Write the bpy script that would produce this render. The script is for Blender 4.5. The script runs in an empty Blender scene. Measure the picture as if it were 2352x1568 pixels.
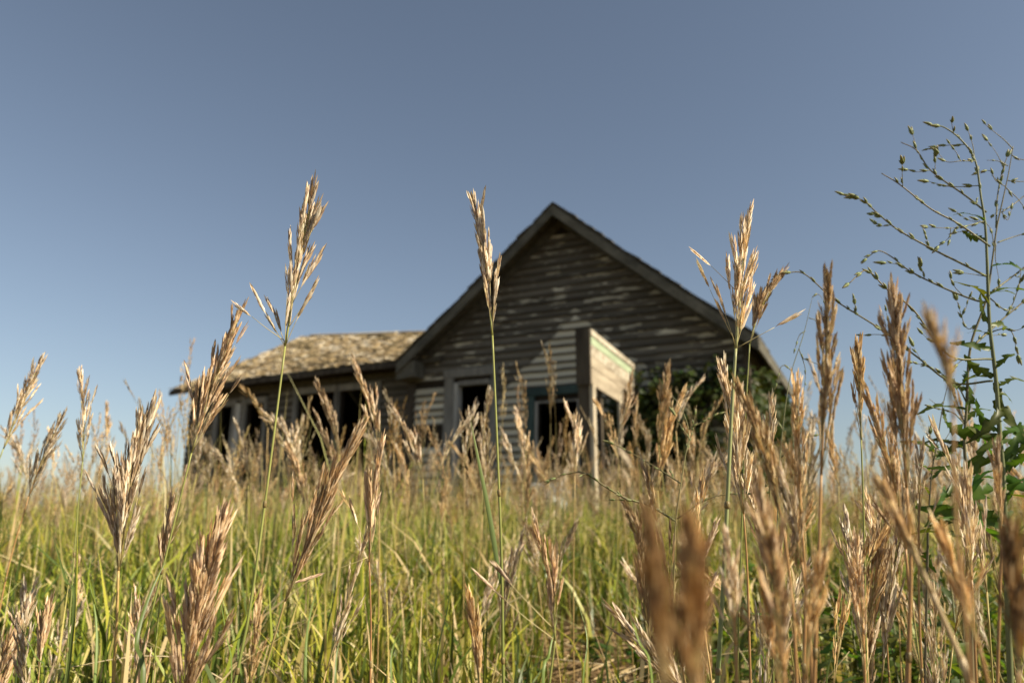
import bpy, math, random
import numpy as np
from mathutils import Vector, Matrix

# ------------------------------------------------------------------ camera, sky, sun, exposure
scene = bpy.context.scene
col = scene.collection
FPX, CX, CY, HOR = 1720.0, 1176.0, 784.0, 1190.0        # focal length and horizon in a 2352 px wide picture
TILT = math.atan((HOR - CY) / FPX)
EYE = 0.42
cam_data = bpy.data.cameras.new("camera")
cam = bpy.data.objects.new("camera", cam_data)
col.objects.link(cam)
cam.location = (0, 0, EYE)
cam.rotation_euler = (math.pi / 2 + TILT, 0, 0)
cam_data.sensor_width = 36.0
cam_data.lens = 36.0 * FPX / 2352.0
cam_data.clip_start = 0.02
cam_data.clip_end = 6000
cam_data.dof.use_dof = True
cam_data.dof.focus_distance = 0.86
cam_data.dof.aperture_fstop = 5.0
cam_data.dof.aperture_blades = 7
scene.camera = cam

SUN_AZ = (0.93, -0.41)          # horizontal direction towards the sun: from the right, a little behind the camera
SUN_EL = math.radians(35)
world = bpy.data.worlds.new("World")
scene.world = world
world.use_nodes = True
wn, wl = world.node_tree.nodes, world.node_tree.links
wn.clear()
w_out = wn.new("ShaderNodeOutputWorld")
w_bg = wn.new("ShaderNodeBackground")
w_sky = wn.new("ShaderNodeTexSky")
w_sky.sky_type = 'NISHITA'
w_sky.sun_disc = False
w_sky.sun_elevation = SUN_EL
w_sky.sun_rotation = math.atan2(SUN_AZ[0], SUN_AZ[1])
w_sky.air_density = 1.0
w_sky.dust_density = 0.7
w_sky.ozone_density = 1.6
w_hsv = wn.new("ShaderNodeHueSaturation")
w_hsv.inputs["Saturation"].default_value = 0.78
w_hsv.inputs["Value"].default_value = 1.0
w_hsv.inputs["Hue"].default_value = 0.497
wl.new(w_sky.outputs[0], w_hsv.inputs["Color"])
wl.new(w_hsv.outputs[0], w_bg.inputs[0])
wl.new(w_bg.outputs[0], w_out.inputs[0])
w_bg.inputs[1].default_value = 0.060

sun_data = bpy.data.lights.new("sun", 'SUN')
sun_data.energy = 5.0
sun_data.angle = math.radians(0.5)
sun_data.color = (1.0, 0.88, 0.67)
sun = bpy.data.objects.new("sun", sun_data)
col.objects.link(sun)
_h = math.hypot(*SUN_AZ)
sun_dir = Vector((SUN_AZ[0] / _h * math.cos(SUN_EL), SUN_AZ[1] / _h * math.cos(SUN_EL), math.sin(SUN_EL)))
sun.rotation_euler = (-sun_dir).to_track_quat('-Z', 'Y').to_euler()
sun.location = (30, -12, 25)

vs = scene.view_settings
vs.view_transform = 'Standard'
vs.look = 'None'
vs.exposure = 0.8
vs.gamma = 1.0
vs.use_curve_mapping = False
scene.render.engine = 'CYCLES'
scene.cycles.max_bounces = 6
scene.cycles.transparent_max_bounces = 6

# ------------------------------------------------------------------ helpers
rnd = random.Random(7)
nrng = np.random.default_rng(11)
ct, st = math.cos(TILT), math.sin(TILT)


def at(x, y, Y):
    """a point of the place seen at picture position (x, y), Y metres ahead of the camera"""
    cx, cy = (x - CX) / FPX, (CY - y) / FPX
    d = Vector((cx, ct - cy * st, st + cy * ct))
    return Vector((0, 0, EYE)) + d * (Y / d.y)


def sstep(a, b, v):
    t = np.clip((v - a) / (b - a), 0, 1)
    return t * t * (3 - 2 * t)


def ground_z(x, y):
    x = np.asarray(x, float)
    y = np.asarray(y, float)
    rise = 0.26 * sstep(4.0, 10.5, y) * (1 - sstep(9, 22, np.abs(x)))
    rise = rise * (1 - sstep(26, 60, y))
    return rise + 0.02 * np.sin(x * 1.7 + 0.4) * np.cos(y * 1.3) + 0.012 * np.sin(x * 4.1) * np.sin(y * 3.7)


def gz(x, y):
    return float(ground_z(x, y))


def tag(o, label=None, cat=None, group=None, kind=None):
    if label: o["label"] = label
    if cat: o["category"] = cat
    if group: o["group"] = group
    if kind: o["kind"] = kind
    return o


def empty(name, loc=(0, 0, 0), rz=0.0):
    o = bpy.data.objects.new(name, None)
    o.location = loc
    o.rotation_euler = (0, 0, rz)
    o.empty_display_size = 0.1
    col.objects.link(o)
    return o


class MB:
    """collects verts, faces and one colour per vertex"""
    def __init__(self):
        self.v, self.f, self.c = [], [], []

    def add(self, verts, faces, color=(1, 1, 1)):
        b = len(self.v)
        self.v.extend([tuple(p) for p in verts])
        self.f.extend([tuple(i + b for i in f) for f in faces])
        if isinstance(color, list):
            self.c.extend(color)
        else:
            self.c.extend([color] * len(verts))

    def box(self, x0, x1, y0, y1, z0, z1, color=(1, 1, 1)):
        v = [(x0, y0, z0), (x1, y0, z0), (x1, y1, z0), (x0, y1, z0), (x0, y0, z1), (x1, y0, z1), (x1, y1, z1), (x0, y1, z1)]
        self.add(v, [(0, 3, 2, 1), (4, 5, 6, 7), (0, 1, 5, 4), (1, 2, 6, 5), (2, 3, 7, 6), (3, 0, 4, 7)], color)

    def hexa(self, v, color=(1, 1, 1)):
        self.add(v, [(0, 3, 2, 1), (4, 5, 6, 7), (0, 1, 5, 4), (1, 2, 6, 5), (2, 3, 7, 6), (3, 0, 4, 7)], color)

    def tube(self, pts, radii, n=5, color=(1, 1, 1)):
        pts = [Vector(p) for p in pts]
        rings, cols = [], []
        up = None
        for i, p in enumerate(pts):
            a = pts[max(0, i - 1)]
            b = pts[min(len(pts) - 1, i + 1)]
            t = (b - a)
            if t.length < 1e-9: t = Vector((0, 0, 1))
            t.normalize()
            if up is None:
                up = t.orthogonal()
            up = (up - t * up.dot(t))
            if up.length < 1e-6: up = t.orthogonal()
            up.normalize()
            w = t.cross(up)
            r = radii[i] if isinstance(radii, (list, tuple)) else radii
            for k in range(n):
                a_ = 2 * math.pi * k / n
                rings.append(p + (up * math.cos(a_) + w * math.sin(a_)) * r)
                cols.append(color[i] if isinstance(color, list) else color)
        f = []
        for i in range(len(pts) - 1):
            for k in range(n):
                f.append((i * n + k, i * n + (k + 1) % n, (i + 1) * n + (k + 1) % n, (i + 1) * n + k))
        f.append(tuple(range(n - 1, -1, -1)))
        f.append(tuple((len(pts) - 1) * n + k for k in range(n)))
        self.add(rings, f, cols)

    def mesh(self, name, material, smooth=True):
        me = bpy.data.meshes.new(name)
        me.from_pydata(self.v, [], self.f)
        a = me.attributes.new("col", 'FLOAT_COLOR', 'POINT')
        arr = np.ones((len(self.v), 4), np.float32)
        arr[:, :3] = np.array(self.c, np.float32)
        a.data.foreach_set("color", arr.ravel())
        if smooth:
            me.polygons.foreach_set("use_smooth", [True] * len(me.polygons))
        me.materials.append(material)
        me.update()
        return me

    def build(self, name, material, parent=None, smooth=True):
        return link(name, self.mesh(name, material, smooth), parent)


def link(name, me, parent=None):
    o = bpy.data.objects.new(name, me)
    col.objects.link(o)
    if parent is not None:
        o.parent = parent
    return o


def np_mesh(name, verts, tris, cols, material, smooth=True):
    me = bpy.data.meshes.new(name)
    nv, nt = len(verts), len(tris)
    me.vertices.add(nv)
    me.vertices.foreach_set("co", np.ascontiguousarray(verts, np.float32).ravel())
    me.loops.add(nt * 3)
    me.loops.foreach_set("vertex_index", np.ascontiguousarray(tris, np.int32).ravel())
    me.polygons.add(nt)
    me.polygons.foreach_set("loop_start", np.arange(0, nt * 3, 3, dtype=np.int32))
    me.polygons.foreach_set("use_smooth", np.full(nt, smooth, dtype=bool))
    a = me.attributes.new("col", 'FLOAT_COLOR', 'POINT')
    arr = np.ones((nv, 4), np.float32)
    arr[:, :3] = cols
    a.data.foreach_set("color", arr.ravel())
    me.materials.append(material)
    me.update(calc_edges=True)
    return me


def spline(pts, n):
    """Catmull-Rom through the points, n samples per span"""
    P = [Vector(p) for p in pts]
    P = [P[0] * 2 - P[1]] + P + [P[-1] * 2 - P[-2]]
    out = []
    for i in range(1, len(P) - 2):
        a, b, c, d = P[i - 1], P[i], P[i + 1], P[i + 2]
        for k in range(n):
            t = k / n
            out.append(0.5 * ((2 * b) + (c - a) * t + (2 * a - 5 * b + 4 * c - d) * t * t + (3 * b - a - 3 * c + d) * t ** 3))
    out.append(P[-2])
    return out


def poly_at(pts, t):
    """point and tangent at fraction t of a polyline's length"""
    ls = [(pts[i + 1] - pts[i]).length for i in range(len(pts) - 1)]
    tot = sum(ls)
    want = max(0.0, min(1.0, t)) * tot
    for i, l in enumerate(ls):
        if want <= l or i == len(ls) - 1:
            k = want / l if l > 0 else 0
            return pts[i].lerp(pts[i + 1], k), (pts[i + 1] - pts[i]).normalized()
        want -= l


# ------------------------------------------------------------------ materials
def new_mat(name):
    m = bpy.data.materials.new(name)
    m.use_nodes = True
    nt = m.node_tree
    nt.nodes.clear()
    out = nt.nodes.new("ShaderNodeOutputMaterial")
    return m, nt, out


def N(nt, typ, **kw):
    n = nt.nodes.new(typ)
    for k, v in kw.items():
        setattr(n, k, v)
    return n


def plant_mat(name, trans=0.35, rough=0.55, spec=0.25, tint=(1, 1, 1), objvar=0.0, noise_scale=0, noise_amt=0.0, trans_tint=(1.08, 1.03, 0.72)):
    m, nt, out = new_mat(name)
    L = nt.links
    at_ = N(nt, "ShaderNodeAttribute", attribute_name="col")
    mul = N(nt, "ShaderNodeMix", data_type='RGBA', blend_type='MULTIPLY')
    mul.inputs["Factor"].default_value = 1
    mul.inputs["B"].default_value = (*tint, 1)
    L.new(at_.outputs["Color"], mul.inputs["A"])
    c = mul.outputs["Result"]
    if objvar:
        oi = N(nt, "ShaderNodeObjectInfo")
        mr = N(nt, "ShaderNodeMapRange")
        mr.inputs["To Min"].default_value = 1 - objvar
        mr.inputs["To Max"].default_value = 1 + objvar
        L.new(oi.outputs["Random"], mr.inputs["Value"])
        h = N(nt, "ShaderNodeHueSaturation")
        L.new(mr.outputs[0], h.inputs["Value"])
        L.new(c, h.inputs["Color"])
        c = h.outputs[0]
    if noise_scale:
        tc = N(nt, "ShaderNodeTexCoord")
        nz = N(nt, "ShaderNodeTexNoise")
        nz.inputs["Scale"].default_value = noise_scale
        nz.inputs["Detail"].default_value = 3
        L.new(tc.outputs["Object"], nz.inputs["Vector"])
        mr = N(nt, "ShaderNodeMapRange")
        mr.inputs["From Min"].default_value = 0.3
        mr.inputs["From Max"].default_value = 0.7
        mr.inputs["To Min"].default_value = 1 - noise_amt
        mr.inputs["To Max"].default_value = 1 + noise_amt
        L.new(nz.outputs["Fac"], mr.inputs["Value"])
        h = N(nt, "ShaderNodeHueSaturation")
        L.new(mr.outputs[0], h.inputs["Value"])
        L.new(c, h.inputs["Color"])
        c = h.outputs[0]
    p = N(nt, "ShaderNodeBsdfPrincipled")
    p.inputs["Roughness"].default_value = rough
    p.inputs["Specular IOR Level"].default_value = spec
    L.new(c, p.inputs["Base Color"])
    t = N(nt, "ShaderNodeBsdfTranslucent")
    tm = N(nt, "ShaderNodeMix", data_type='RGBA', blend_type='MULTIPLY')
    tm.inputs["Factor"].default_value = 1
    tm.inputs["B"].default_value = (*trans_tint, 1)
    L.new(c, tm.inputs["A"])
    L.new(tm.outputs["Result"], t.inputs["Color"])
    mx = N(nt, "ShaderNodeMixShader")
    mx.inputs[0].default_value = trans
    L.new(p.outputs[0], mx.inputs[1])
    L.new(t.outputs[0], mx.inputs[2])
    L.new(mx.outputs[0], out.inputs[0])
    return m


M_SEED = plant_mat("seed_straw", trans=0.26, rough=0.45, spec=0.4, objvar=0.30)
M_STEM = plant_mat("grass_stem", trans=0.10, rough=0.4, spec=0.4, noise_scale=30, noise_amt=0.12)
M_GRASS = plant_mat("grass_blade", trans=0.30, rough=0.42, spec=0.4)
M_LEAF = plant_mat("weed_leaf", trans=0.48, rough=0.42, spec=0.35, noise_scale=60, noise_amt=0.2, trans_tint=(1.2, 1.15, 0.35))
M_WEEDSTEM = plant_mat("weed_stem", trans=0.05, rough=0.5, spec=0.3, noise_scale=40, noise_amt=0.2)
M_VINE = plant_mat("vine_leaf", trans=0.3, rough=0.45, spec=0.3, trans_tint=(1.2, 1.15, 0.35))
M_DRY = plant_mat("dry_litter", trans=0.15, rough=0.8, spec=0.1)


def wood_mat(name, dark, light, scale=(1.2, 30, 30), paint=None, ghost=False, paint_lo=0.52, paint_hi=0.62, rough=0.85, bump=0.25, objvar=0.12, lap=False):
    """weathered board: grain runs along X; optional flaking paint, more of it where the old porch roof kept the weather off"""
    m, nt, out = new_mat(name)
    L = nt.links
    tc = N(nt, "ShaderNodeTexCoord")
    mp = N(nt, "ShaderNodeMapping")
    mp.inputs["Scale"].default_value = scale
    L.new(tc.outputs["Object"], mp.inputs["Vector"])
    oi = N(nt, "ShaderNodeObjectInfo")
    ad = N(nt, "ShaderNodeVectorMath", operation='ADD')
    sc = N(nt, "ShaderNodeVectorMath", operation='SCALE')
    cmb = N(nt, "ShaderNodeCombineXYZ")
    for i in range(3):
        L.new(oi.outputs["Random"], cmb.inputs[i])
    L.new(cmb.outputs[0], sc.inputs[0])
    sc.inputs["Scale"].default_value = 37.0
    L.new(mp.outputs[0], ad.inputs[0])
    L.new(sc.outputs[0], ad.inputs[1])
    n1 = N(nt, "ShaderNodeTexNoise")
    n1.inputs["Scale"].default_value = 1.0
    n1.inputs["Detail"].default_value = 6
    n1.inputs["Roughness"].default_value = 0.65
    L.new(ad.outputs[0], n1.inputs["Vector"])
    r1 = N(nt, "ShaderNodeValToRGB")
    r1.color_ramp.elements[0].position = 0.32
    r1.color_ramp.elements[0].color = (*dark, 1)
    r1.color_ramp.elements[1].position = 0.68
    r1.color_ramp.elements[1].color = (*light, 1)
    L.new(n1.outputs["Fac"], r1.inputs[0])
    c = r1.outputs[0]
    if paint:
        mp2 = N(nt, "ShaderNodeMapping")
        mp2.inputs["Scale"].default_value = (2.4, 9.0, 13.0)
        L.new(tc.outputs["Object"], mp2.inputs["Vector"])
        ad2 = N(nt, "ShaderNodeVectorMath", operation='ADD')
        L.new(mp2.outputs[0], ad2.inputs[0])
        L.new(sc.outputs[0], ad2.inputs[1])
        n2 = N(nt, "ShaderNodeTexNoise")
        n2.inputs["Scale"].default_value = 1.0
        n2.inputs["Detail"].default_value = 5
        n2.inputs["Roughness"].default_value = 0.6
        L.new(ad2.outputs[0], n2.inputs["Vector"])
        fac = n2.outputs["Fac"]
        if ghost:
            sp = N(nt, "ShaderNodeSeparateXYZ")
            L.new(tc.outputs["Object"], sp.inputs[0])
            # triangle kept dry by the porch gable: apex at x 3.0, z 3.66
            a1 = N(nt, "ShaderNodeMath", operation='SUBTRACT'); a1.inputs[1].default_value = 3.02
            L.new(sp.outputs["X"], a1.inputs[0])
            a2 = N(nt, "ShaderNodeMath", operation='ABSOLUTE'); L.new(a1.outputs[0], a2.inputs[0])
            a3 = N(nt, "ShaderNodeMath", operation='MULTIPLY_ADD')
            L.new(a2.outputs[0], a3.inputs[0]); a3.inputs[1].default_value = 0.95
            L.new(sp.outputs["Z"], a3.inputs[2])
            nb = N(nt, "ShaderNodeMath", operation='MULTIPLY_ADD')
            L.new(n2.outputs["Fac"], nb.inputs[0]); nb.inputs[1].default_value = 0.65
            L.new(a3.outputs[0], nb.inputs[2])
            nb2 = N(nt, "ShaderNodeMath", operation='MULTIPLY_ADD')
            L.new(oi.outputs["Random"], nb2.inputs[0]); nb2.inputs[1].default_value = 0.16
            L.new(nb.outputs[0], nb2.inputs[2])
            nb = nb2
            a4 = N(nt, "ShaderNodeMapRange")
            a4.inputs["From Min"].default_value = 4.11; a4.inputs["From Max"].default_value = 3.98
            a4.inputs["To Min"].default_value = 0.0; a4.inputs["To Max"].default_value = 0.28
            L.new(nb.outputs[0], a4.inputs["Value"])
            # the sheltered bit beside the corner, under the eave
            b1 = N(nt, "ShaderNodeMapRange")
            b1.inputs["From Min"].default_value = 0.72; b1.inputs["From Max"].default_value = 0.62
            b1.inputs["To Max"].default_value = 0.25
            L.new(sp.outputs["X"], b1.inputs["Value"])
            b2 = N(nt, "ShaderNodeMapRange")
            b2.inputs["From Min"].default_value = 2.85; b2.inputs["From Max"].default_value = 2.75
            L.new(sp.outputs["Z"], b2.inputs["Value"])
            b3 = N(nt, "ShaderNodeMath", operation='MULTIPLY')
            L.new(b1.outputs[0], b3.inputs[0]); L.new(b2.outputs[0], b3.inputs[1])
            b4 = N(nt, "ShaderNodeMath", operation='MAXIMUM')
            L.new(a4.outputs[0], b4.inputs[0]); L.new(b3.outputs[0], b4.inputs[1])
            fa = N(nt, "ShaderNodeMath", operation='ADD')
            L.new(n2.outputs["Fac"], fa.inputs[0]); L.new(b4.outputs[0], fa.inputs[1])
            fac = fa.outputs[0]
        mr = N(nt, "ShaderNodeMapRange")
        mr.inputs["From Min"].default_value = paint_lo
        mr.inputs["From Max"].default_value = paint_hi
        L.new(fac, mr.inputs["Value"])
        mm = N(nt, "ShaderNodeMath", operation='MULTIPLY')
        mm.inputs[1].default_value = 0.88
        L.new(mr.outputs[0], mm.inputs[0])
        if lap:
            # lap shadow lines painted in: bottom of every board darkened, paint masked off
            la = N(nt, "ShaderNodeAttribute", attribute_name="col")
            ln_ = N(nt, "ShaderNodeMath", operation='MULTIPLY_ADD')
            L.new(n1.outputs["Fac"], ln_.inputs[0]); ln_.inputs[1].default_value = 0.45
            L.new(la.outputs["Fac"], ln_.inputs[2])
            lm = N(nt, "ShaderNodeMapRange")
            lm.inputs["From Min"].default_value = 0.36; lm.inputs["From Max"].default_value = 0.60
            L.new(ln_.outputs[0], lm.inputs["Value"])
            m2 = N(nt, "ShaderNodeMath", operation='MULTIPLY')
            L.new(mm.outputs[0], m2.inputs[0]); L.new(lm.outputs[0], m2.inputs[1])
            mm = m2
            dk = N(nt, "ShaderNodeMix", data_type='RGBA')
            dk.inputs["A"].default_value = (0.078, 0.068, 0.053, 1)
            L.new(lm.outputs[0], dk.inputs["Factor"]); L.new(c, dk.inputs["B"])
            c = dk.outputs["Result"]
        pm = N(nt, "ShaderNodeMix", data_type='RGBA')
        L.new(mm.outputs[0], pm.inputs["Factor"])
        L.new(c, pm.inputs["A"])
        # faint streaks in the paint itself
        r2 = N(nt, "ShaderNodeMix", data_type='RGBA')
        r2.inputs["A"].default_value = (paint[0] * 0.62, paint[1] * 0.6, paint[2] * 0.56, 1)
        r2.inputs["B"].default_value = (*paint, 1)
        L.new(n1.outputs["Fac"], r2.inputs["Factor"])
        L.new(r2.outputs["Result"], pm.inputs["B"])
        c = pm.outputs["Result"]
    mrv = N(nt, "ShaderNodeMapRange")
    mrv.inputs["To Min"].default_value = 1 - objvar
    mrv.inputs["To Max"].default_value = 1 + objvar
    L.new(oi.outputs["Random"], mrv.inputs["Value"])
    h = N(nt, "ShaderNodeHueSaturation")
    L.new(mrv.outputs[0], h.inputs["Value"])
    L.new(c, h.inputs["Color"])
    p = N(nt, "ShaderNodeBsdfPrincipled")
    p.inputs["Roughness"].default_value = rough
    p.inputs["Specular IOR Level"].default_value = 0.15
    L.new(h.outputs[0], p.inputs["Base Color"])
    bm = N(nt, "ShaderNodeBump")
    bm.inputs["Strength"].default_value = bump
    bm.inputs["Distance"].default_value = 0.004
    L.new(n1.outputs["Fac"], bm.inputs["Height"])
    L.new(bm.outputs[0], p.inputs["Normal"])
    L.new(p.outputs[0], out.inputs[0])
    return m


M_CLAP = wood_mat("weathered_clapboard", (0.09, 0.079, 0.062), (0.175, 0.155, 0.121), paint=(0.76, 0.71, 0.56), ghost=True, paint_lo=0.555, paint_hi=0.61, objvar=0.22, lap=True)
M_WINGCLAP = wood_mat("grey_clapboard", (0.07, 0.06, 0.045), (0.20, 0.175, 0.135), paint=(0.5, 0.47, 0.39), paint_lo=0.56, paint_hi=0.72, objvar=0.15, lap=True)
M_TRIM = wood_mat("grey_trim", (0.13, 0.125, 0.11), (0.30, 0.285, 0.25), scale=(8, 8, 1.4))
M_JAMB = wood_mat("pale_jamb", (0.32, 0.31, 0.28), (0.55, 0.53, 0.48), scale=(8, 8, 1.4))
M_TEAL = wood_mat("teal_painted_trim", (0.035, 0.055, 0.052), (0.065, 0.10, 0.092), scale=(5, 5, 1.4))
M_BARGE = wood_mat("barge_board_grey", (0.06, 0.057, 0.045), (0.155, 0.145, 0.115), scale=(3, 12, 3))
M_SOFFIT = wood_mat("soffit_boards", (0.05, 0.046, 0.036), (0.12, 0.11, 0.085), scale=(12, 1.5, 12))
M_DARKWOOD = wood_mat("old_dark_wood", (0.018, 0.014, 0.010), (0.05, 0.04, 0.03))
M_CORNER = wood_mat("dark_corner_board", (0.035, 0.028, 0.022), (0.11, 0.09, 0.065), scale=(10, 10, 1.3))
M_PANEL = wood_mat("cream_porch_board", (0.20, 0.165, 0.12), (0.50, 0.44, 0.34), scale=(9, 1.2, 9), paint=(0.62, 0.58, 0.48), paint_lo=0.46, paint_hi=0.60)
M_PANEL2 = wood_mat("weathered_porch_board", (0.13, 0.10, 0.07), (0.42, 0.36, 0.27), scale=(9, 1.2, 9))
M_GREEN = wood_mat("faded_green_trim", (0.22, 0.26, 0.17), (0.36, 0.43, 0.29), scale=(9, 1.2, 9))
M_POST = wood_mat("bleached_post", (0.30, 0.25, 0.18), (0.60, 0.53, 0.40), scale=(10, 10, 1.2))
M_SLAB = wood_mat("pale_slab", (0.40, 0.42, 0.45), (0.62, 0.64, 0.67), scale=(3, 3, 3), bump=0.1)


def shingle_mat():
    m, nt, out = new_mat("wood_shingle")
    L = nt.links
    a = N(nt, "ShaderNodeAttribute", attribute_name="col")
    tc = N(nt, "ShaderNodeTexCoord")
    nz = N(nt, "ShaderNodeTexNoise")
    nz.inputs["Scale"].default_value = 9
    nz.inputs["Detail"].default_value = 5
    L.new(tc.outputs["Object"], nz.inputs["Vector"])
    mr = N(nt, "ShaderNodeMapRange")
    mr.inputs["From Min"].default_value = 0.3; mr.inputs["From Max"].default_value = 0.7
    mr.inputs["To Min"].default_value = 0.6; mr.inputs["To Max"].default_value = 1.35
    L.new(nz.outputs["Fac"], mr.inputs["Value"])
    h = N(nt, "ShaderNodeHueSaturation")
    L.new(mr.outputs[0], h.inputs["Value"])
    L.new(a.outputs["Color"], h.inputs["Color"])
    p = N(nt, "ShaderNodeBsdfPrincipled")
    p.inputs["Roughness"].default_value = 0.9
    p.inputs["Specular IOR Level"].default_value = 0.1
    L.new(h.outputs[0], p.inputs["Base Color"])
    L.new(p.outputs[0], out.inputs[0])
    return m


M_SHINGLE = shingle_mat()


def ground_mat():
    m, nt, out = new_mat("field_ground")
    L = nt.links
    tc = N(nt, "ShaderNodeTexCoord")
    n1 = N(nt, "ShaderNodeTexNoise"); n1.inputs["Scale"].default_value = 3.0; n1.inputs["Detail"].default_value = 8; n1.inputs["Roughness"].default_value = 0.7
    n2 = N(nt, "ShaderNodeTexNoise"); n2.inputs["Scale"].default_value = 60.0; n2.inputs["Detail"].default_value = 6
    L.new(tc.outputs["Object"], n1.inputs["Vector"]); L.new(tc.outputs["Object"], n2.inputs["Vector"])
    r = N(nt, "ShaderNodeValToRGB")
    r.color_ramp.elements[0].position = 0.35; r.color_ramp.elements[0].color = (0.07, 0.045, 0.022, 1)
    r.color_ramp.elements[1].position = 0.7; r.color_ramp.elements[1].color = (0.24, 0.165, 0.085, 1)
    L.new(n2.outputs["Fac"], r.inputs[0])
    r3 = N(nt, "ShaderNodeValToRGB")
    r3.color_ramp.elements[0].position = 0.35; r3.color_ramp.elements[0].color = (0.16, 0.15, 0.045, 1)
    r3.color_ramp.elements[1].position = 0.65; r3.color_ramp.elements[1].color = (0.28, 0.22, 0.10, 1)
    L.new(n1.outputs["Fac"], r3.inputs[0])
    # bare soil and litter near by, closed sward beyond 25 m
    ln = N(nt, "ShaderNodeVectorMath", operation='LENGTH')
    L.new(tc.outputs["Object"], ln.inputs[0])
    mr = N(nt, "ShaderNodeMapRange"); mr.inputs["From Min"].default_value = 14; mr.inputs["From Max"].default_value = 28
    L.new(ln.outputs["Value"], mr.inputs["Value"])
    mx = N(nt, "ShaderNodeMix", data_type='RGBA')
    L.new(mr.outputs[0], mx.inputs["Factor"]); L.new(r.outputs[0], mx.inputs["A"]); L.new(r3.outputs[0], mx.inputs["B"])
    p = N(nt, "ShaderNodeBsdfPrincipled"); p.inputs["Roughness"].default_value = 0.95; p.inputs["Specular IOR Level"].default_value = 0.05
    L.new(mx.outputs["Result"], p.inputs["Base Color"])
    b = N(nt, "ShaderNodeBump"); b.inputs["Strength"].default_value = 0.6; b.inputs["Distance"].default_value = 0.02
    L.new(n2.outputs["Fac"], b.inputs["Height"]); L.new(b.outputs[0], p.inputs["Normal"])
    L.new(p.outputs[0], out.inputs[0])
    return m


# ------------------------------------------------------------------ ground and far hills
def build_ground():
    xs = np.unique(np.concatenate([np.linspace(-14, 14, 113), np.linspace(-60, 60, 41), np.linspace(-3000, 3000, 31)]))
    ys = np.unique(np.concatenate([np.linspace(-2, 22, 97), np.linspace(-40, 80, 41), np.linspace(-1000, 3500, 31)]))
    X, Y = np.meshgrid(xs, ys)
    Zg = ground_z(X, Y)
    v = np.stack([X, Y, Zg], -1).reshape(-1, 3)
    nx, ny = len(xs), len(ys)
    i = np.arange(nx * ny).reshape(ny, nx)
    a, b, c, d = i[:-1, :-1].ravel(), i[:-1, 1:].ravel(), i[1:, 1:].ravel(), i[1:, :-1].ravel()
    tr = np.concatenate([np.stack([a, b, c], 1), np.stack([a, c, d], 1)])
    me = np_mesh("ground", v, tr, np.ones((len(v), 3)), ground_mat())
    tag(link("ground", me), "dry grassy field around the old house", "ground", kind="structure")
    # low far hills on the left horizon
    m, nt, out = new_mat("far_hill")
    nz = N(nt, "ShaderNodeTexNoise"); nz.inputs["Scale"].default_value = 0.02; nz.inputs["Detail"].default_value = 6
    tc = N(nt, "ShaderNodeTexCoord"); nt.links.new(tc.outputs["Object"], nz.inputs["Vector"])
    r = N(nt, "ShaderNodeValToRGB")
    r.color_ramp.elements[0].color = (0.10, 0.125, 0.15, 1); r.color_ramp.elements[1].color = (0.20, 0.22, 0.24, 1)  # blue of the distant haze put into the hill colour
    nt.links.new(nz.outputs["Fac"], r.inputs[0])
    p = N(nt, "ShaderNodeBsdfPrincipled"); p.inputs["Roughness"].default_value = 1
    nt.links.new(r.outputs[0], p.inputs["Base Color"]); nt.links.new(p.outputs[0], out.inputs[0])
    V, T = [], []
    n = 80
    for k in range(n + 1):
        x = -2600 + 1900 * k / n
        h = 62 * math.sin(math.pi * k / n) ** 0.7 * (0.75 + 0.25 * math.sin(k * 0.37) + 0.08 * math.sin(k * 1.3))
        V += [(x, 1500, -2), (x, 1750, h * 0.7), (x, 2000, h), (x, 2500, -2)]
    for k in range(n):
        for j in range(3):
            a = k * 4 + j
            T += [(a, a + 4, a + 5), (a, a + 5, a + 1)]
    me = np_mesh("hills", np.array(V), np.array(T), np.ones((len(V), 3)), m)
    tag(link("hills", me), "low blue grey hills on the horizon", "hills", kind="structure")


build_ground()

# ------------------------------------------------------------------ the old house
G0 = at(945, HOR, 13.0)
HOUSE_RZ = math.atan2(-0.4288, 0.9034)
house = empty("old_house", (G0.x, G0.y, 0), HOUSE_RZ)
tag(house, "derelict wooden farmhouse with peeling clapboards, gable front and low wing", "house")
LEAN = 0.02
HW = 5.6                 # gable wall width, x 0..5.6; outside is -y
PEAK_X, PEAK_Z = 2.76, 5.30
EAVE_Z = 2.95
DEPTH = 6.0
OH = 0.40                # roof overhang


def lean(v):
    return [(p[0] + LEAN * (p[2] - 2.6), p[1], p[2]) for p in v]


class HB(MB):
    def add(self, verts, faces, color=(1, 1, 1)):
        super().add(lean(verts), faces, color)


def gable_top(x):
    """height of the gable wall under the roof at x"""
    if x < PEAK_X:
        return 2.98 + (5.17 - 2.98) * x / PEAK_X
    return 2.98 + (5.17 - 2.98) * (HW - x) / (HW - PEAK_X)


OPEN1 = (0.84, 1.50, 0.75, 2.67)
OPEN2 = (2.36, 3.06, 0.75, 2.22)


def wall_strip(hb, x0, x1, z0, z1, y0, y1):
    hb.box(x0, x1, y0, y1, z0, z1)


# front sheathing with its two openings
hb = HB()
for (x0, x1, z0, z1) in ((0, .84, .1, 2.98), (.84, 1.5, .1, .75), (.84, 1.5, 2.67, 2.98), (1.5, 2.36, .1, 2.98), (2.36, 3.06, .1, .75), (2.36, 3.06, 2.22, 2.98), (3.06, HW, .1, 2.98)):
    hb.box(x0, x1, 0.0, 0.12, z0, z1)
hb.add([(0, 0, 2.98), (HW, 0, 2.98), (PEAK_X, 0, 5.17), (0, .12, 2.98), (HW, .12, 2.98), (PEAK_X, .12, 5.17)],
       [(0, 1, 2), (3, 5, 4), (0, 3, 4, 1), (1, 4, 5, 2), (2, 5, 3, 0)])
front = hb.build("front_wall", M_DARKWOOD, house, smooth=False)

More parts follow.
